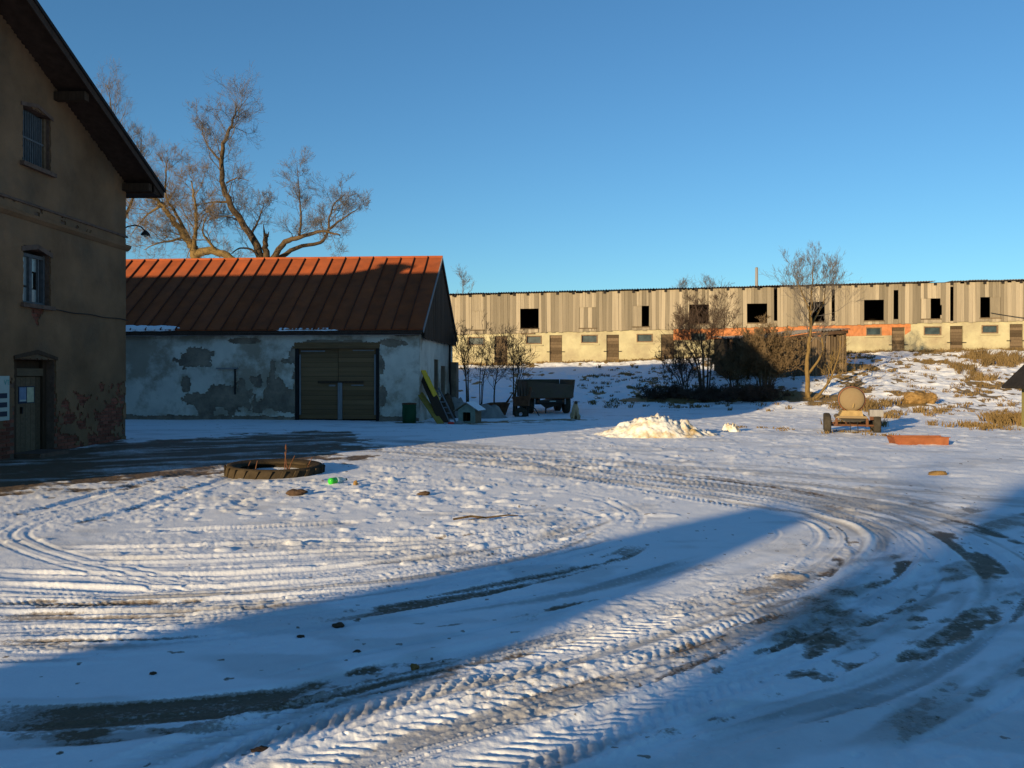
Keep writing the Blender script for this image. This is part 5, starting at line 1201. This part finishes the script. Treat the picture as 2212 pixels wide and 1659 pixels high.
de = [(0, 1), (1, 2), (2, 3), (3, 4), (4, 5), (5, 6), (6, 7), (2, 8), (8, 9), (9, 10), (10, 11), (2, 12), (12, 13), (13, 14), (14, 15), (0, 16), (16, 17), (17, 18), (18, 19), (0, 20), (20, 21), (21, 22), (22, 23), (0, 24), (24, 25), (25, 26)]
skin('body', dv, de, 0, M['dogfur'], dg_)
for s_ in (-1, 1):
    MB().add([(s_ * .045, -.055, .725), (s_ * .085, -.03, .70), (s_ * .08, -.06, .69), (s_ * .118, -.075, .655), (s_ * .10, -.05, .70)], [(0, 1, 4), (1, 3, 4), (0, 4, 2), (4, 3, 2), (0, 2, 1), (1, 2, 3)]).build('ear', M['dogdark'], dg_, True)
    MB().lathe([(0, -.011), (.011, 0), (0, .011)], 8, TM(s_ * .034, -.128, .692)).build('eye', M['iron'], dg_, True)
MB().lathe([(0, -.018), (.02, 0), (0, .016)], 8, TM(0, -.226, .645)).build('nose', M['iron'], dg_, True)
MB().lathe([(.055, -.07), (.064, -.02), (.05, .035), (.03, .05)], 12, TM(0, -.165, .652, R(100))).build('muzzle_mask', M['dogdark'], dg_, True)

# tank cart
D = 24.4; x0 = (1841 - CX) / K * D; zc_ = ground_z(x0, D)
ct = thing('tank_cart', 'rusty tan tank cart on small rubber wheels at the foot of the bank', 'cart', (x0, D, zc_ - .01), R(-19))
Mt = TM(.0, .15, .98, R(-90), 0, 0)
MB().lathe([(.0, -.10), (.12, -.095), (.24, -.07), (.32, -.03), (.355, .01)], 32, Mt).build('tank_end', M['tank'], ct, True)
MB().lathe([(.355, .01), (.37, .03), (.37, .07), (.362, .09)], 32, Mt).build('rim', M['tankrim'], ct, True)
MB().lathe([(.362, .09), (.365, .5), (.365, 1.2), (.34, 1.3), (.2, 1.38), (.0, 1.4)], 32, Mt).build('tank_shell', M['tank'], ct, True)
MB().tube([(.02, .035, .74), (.04, .03, .86)], .02, 6).build('outlet', M['tankbase'], ct)
MB().hexa([(-.34, .02, .50), (.30, .02, .50), (.30, 1.5, .50), (-.34, 1.5, .50), (-.26, .05, .66), (.26, .05, .66), (.26, 1.4, .66), (-.26, 1.4, .66)]).build('saddle', M['tankbase'], ct)
MB().hexa([(-.46, -.06, .44), (.42, -.06, .44), (.42, 1.6, .44), (-.46, 1.6, .44), (-.40, -.04, .505), (.38, -.04, .505), (.38, 1.6, .505), (-.40, 1.6, .505)]).build('deck', M['tank'], ct)
MB().prism([(-.36, .1, .438), (.40, .1, .438), (.32, .1, .36), (.05, .1, .32), (-.2, .1, .35)], (0, 1.2, 0)).build('underframe', M['iron'], ct)
for q in (-.42, .40): MB().box(q - .035, q + .035, .06, .13, .20, .44).build('hanger', M['rust'], ct)
MB().tube([(-.66, .1, .235), (.66, .1, .235)], .03, 8).build('axle', M['rust'], ct)
MB().tube([(-.66, 1.3, .235), (.66, 1.3, .235)], .03, 8).build('axle', M['rust'], ct)
for q in (-.06, .14): MB().tube([(q, .08, .34), (q + .01, .07, .2), (q + .02, .06, .05)], .012, 5).build('chain', M['iron'], ct)
for yw in (.1, 1.3):
    for s_ in (-1, 1): wheel(ct, TM(s_ * .66, yw, .265, 0, R(90), 0), .27, .19)
MB().box(.46, .82, -.02, .5, .50, .69).build('tool_box', M['greyboard'], ct)
MB().box(.46, .70, .0, .06, .40, .50).build('box_bracket', M['rust'], ct)

# rusty steel trough
D = 20.5; x0 = (1982 - CX) / K * D; th = thing('steel_trough', 'low orange rusty steel trough lying on the snow', 'trough', (x0, D, ground_z(x0, D) - .02), R(-4))
hw_, hd, hh = .62, .24, .20
MB().hexa([(-hw_ + .05, -hd, 0), (hw_, -hd, 0), (hw_, -hd + .02, 0), (-hw_ + .05, -hd + .02, 0), (-hw_, -hd - .03, hh), (hw_, -hd - .03, hh), (hw_, -hd - .01, hh), (-hw_, -hd - .01, hh)]).build('front_side', M['rusto'], th)
MB().hexa([(-hw_ + .05, hd - .02, 0), (hw_, hd - .02, 0), (hw_, hd, 0), (-hw_ + .05, hd, 0), (-hw_, hd + .01, hh), (hw_, hd + .01, hh), (hw_, hd + .03, hh), (-hw_, hd + .03, hh)]).build('back_side', M['rusto'], th)
MB().box(-hw_ + .05, hw_, -hd + .02, hd - .02, .0, .02).build('floor', M['rusto'], th)
MB().hexa([(-hw_ + .05, -hd + .02, .0), (-hw_ + .07, -hd + .02, .0), (-hw_ + .07, hd - .02, .0), (-hw_ + .05, hd - .02, .0), (-hw_ - .02, -hd - .01, hh), (-hw_, -hd - .01, hh), (-hw_, hd + .01, hh), (-hw_ - .02, hd + .01, hh)]).build('end_plate', M['rusto'], th)
MB().box(hw_ - .02, hw_, -hd + .02, hd - .02, .02, hh).build('end_plate', M['rusto'], th)
MB().box(-hw_, hw_ + .03, -hd - .055, -hd - .005, hh, hh + .012).build('lip', M['rusto'], th); MB().box(-hw_, hw_ + .03, hd + .005, hd + .055, hh, hh + .012).build('lip', M['rusto'], th)
MB().tube([(-hw_ - .02, -.1, hh), (-hw_ - .12, -.1, hh + .03), (-hw_ - .12, .1, hh + .03), (-hw_ - .02, .1, hh)], .012, 5).build('handle', M['rust'], th)

# straw bale
p_ = hit(1986, 874); D = p_.y; x0 = p_.x; bz = ground_z(x0, D)
sb_ = thing('straw_bale', 'collapsed brown straw bale lying on the snowy bank', 'bale', (x0, D, bz))
mb = MB(); n = 26; m = 16
for j in range(m + 1):
    f = j / m
    for i in range(n):
        a = 2 * math.pi * i / n; rr = (.30 + .06 * math.sin(f * 6) + .06 * f) * (.55 + .95 * float(fbm(f * 7, math.cos(a) * 2.6 + math.sin(a) * 3.5, 4, 6)))
        if j in (0, m): rr *= .75
        mb.v.append((-.62 + 1.24 * f + .05 * math.sin(a * 3), rr * math.cos(a) * 1.1, .22 + rr * math.sin(a) * .85))
mb.f = [(j * n + i, j * n + (i + 1) % n, (j + 1) * n + (i + 1) % n, (j + 1) * n + i) for j in range(m) for i in range(n)] + [tuple(range(n - 1, -1, -1)), tuple(m * n + i for i in range(n))]
core = mb.build('core', M['straw'], sb_, True)
mb = MB(); r = random.Random(8)
for _ in range(700):
    f = r.random(); a = r.uniform(-.4, 3.5); q = Vector((-.65 + 1.3 * f, math.cos(a) * .33, .2 + math.sin(a) * .27)); d = Vector((r.gauss(0, 1), r.gauss(0, 1), r.gauss(0, .7))).normalized() * r.uniform(.05, .16)
    o = len(mb.v); mb.v += [tuple(q - d), tuple(q - d + Vector((0, 0, .008))), tuple(q + d + Vector((0, 0, .008))), tuple(q + d)]; mb.f.append((o, o + 1, o + 2, o + 3))
s_ = mb.build('loose_straw', M['straw'], sb_); s_['kind'] = 'stuff'

# little hut at the right edge
D = 26.0; x0 = 16.42; hu = thing('garden_hut', 'small black roofed hut of yellow green boards at the right edge', 'hut', (x0, D, ground_z(x0, D)), R(0))
for i in range(11): piece('board', 'hutwall', hu, i * .16, i * .16 + .152, 0, .025, -.1, 1.36)
for i in range(9): piece('board', 'hutwall', hu, -.0, .025, .03 + i * .16, .03 + i * .16 + .152, -.1, 1.36)
MB().box(-.03, .04, -.03, .04, -.1, 1.38).build('corner_post', M['darkwood'], hu)
MB().box(1.72, 1.76, .03, 1.5, -.1, 1.36).box(.03, 1.72, 1.46, 1.5, -.1, 1.36).build('far_walls', M['hutwall'], hu)
MB().prism([(0, .0, 1.365), (1.76, .0, 1.365), (.88, .0, 2.45)], (0, .03, 0)).build('gable', M['blackfelt'], hu)
for s_ in (-1, 1):
    q = [(.88, -.2, 2.55), (.88 + s_ * 1.36, -.2, 1.24), (.88 + s_ * 1.36, 1.75, 1.24), (.88, 1.75, 2.55)]
    MB().hexa([*[(a, b2, c_) for a, b2, c_ in q], *[(a, b2, c_ + .08) for a, b2, c_ in q]]).build('roof_slope', M['blackfelt'], hu)
    MB().hexa([(.88, -.23, 2.40), (.88 + s_ * 1.36, -.23, 1.10), (.88 + s_ * 1.36, -.202, 1.10), (.88, -.202, 2.40), (.88, -.23, 2.64), (.88 + s_ * 1.36, -.23, 1.33), (.88 + s_ * 1.36, -.202, 1.33), (.88, -.202, 2.64)]).build('bargeboard', M['blackfelt'], hu)

# ------------------------------------------------------------------ unseen casters behind the camera, shaped by the shadows they lay across the yard
def SW_(s_, w_, z_=0): return (SX * s_ + SY * w_, SY * s_ - SX * w_, z_)
RZS = SUN_AZ - R(90)          # local x = across the light, local y = along it
s0 = -18.
pf = [(-6.8, -.5), (-3.12, -.5), (-3.12, (10.4 - s0) * TE), (-3.86, (10.9 - s0) * TE), (-5.22, (2.3 - s0) * TE), (-6.8, (-7.0 - s0) * TE)]  # unseen profile, cut to give the shadow band its outline
o_ = thing('shade_shed', 'narrow lopsided unseen shed behind the camera shaped to throw the long shadow band', 'shed', SW_(s0, 0), RZS)
MB().prism([(a, 0, c_) for a, c_ in pf], (0, -4, 0)).build('walls', M['greyplank'], o_)
for i in range(14): piece('plank', 'greyplank', o_, -6.78 + i * .26, -6.78 + i * .26 + .25, .002, .03, -.2, 1.6)
MB().hexa([(-3.86, .05, pf[3][1] - .01), (-5.22, .05, pf[4][1] - .01), (-5.22, -4.05, pf[4][1] - .01), (-3.86, -4.05, pf[3][1] - .01), (-3.86, .05, pf[3][1] + .03), (-5.22, .05, pf[4][1] + .03), (-5.22, -4.05, pf[4][1] + .03), (-3.86, -4.05, pf[3][1] + .03)]).build('roof_slope', M['asbestos'], o_)
s1 = -40.
hz1 = (15.6 - s1) * TE  # unseen block added for shade, its height set by where the shade ends
o_ = thing('shade_house', 'unseen plain house block added behind the camera to shade the right of the yard', 'house', SW_(s1, 0), RZS)
MB().box(-1.72, 9.0, -8, 0, -.5, hz1 - .35).build('walls', M['render'], o_)
MB().box(-1.70, 9.2, -8.2, .1, hz1 - .35, hz1).build('roof', M['asbestos'], o_)
MB().box(-2.15, -1.721, -3, -.1, -.5, (8.6 - s1) * TE).build('shade_step', M['render'], o_)  # lower step added to shape the left edge of the shade
for i in range(3):
    wv_ = sub('window', 'frame', o_, 1 + i * 2.4, 2 + i * 2.4, .001, .04, 1.2, 2.6); MB().box(1.06 + i * 2.4, 1.94 + i * 2.4, .041, .05, 1.26, 2.54).build('pane', M['glassblue'], wv_)
t = Tree(70, .15, .2, .02)
def swp(s_, w_, z_): return Vector(SW_(s_, w_, z_))
t.limb([swp(-49, .5, -.2), swp(-49, .3, 3), swp(-49, -.6, 6.4), swp(-49, -1.8, 9.0)], .34, .15, 2, .8, 1, (3,), .5)
t.limb([swp(-49, -1.8, 9.0), swp(-49, -2.22, 9.4), swp(-49, -2.5, 9.69), swp(-49, -2.89, 10.04), swp(-49, -3.44, 10.55)], .14, .05, 5, .7, 1, (4,), .3)
t.build('neighbour_tree', 'bare tree behind the camera beside the added house block', 'bark', 'twig', SW_(-49, .5, -.2))
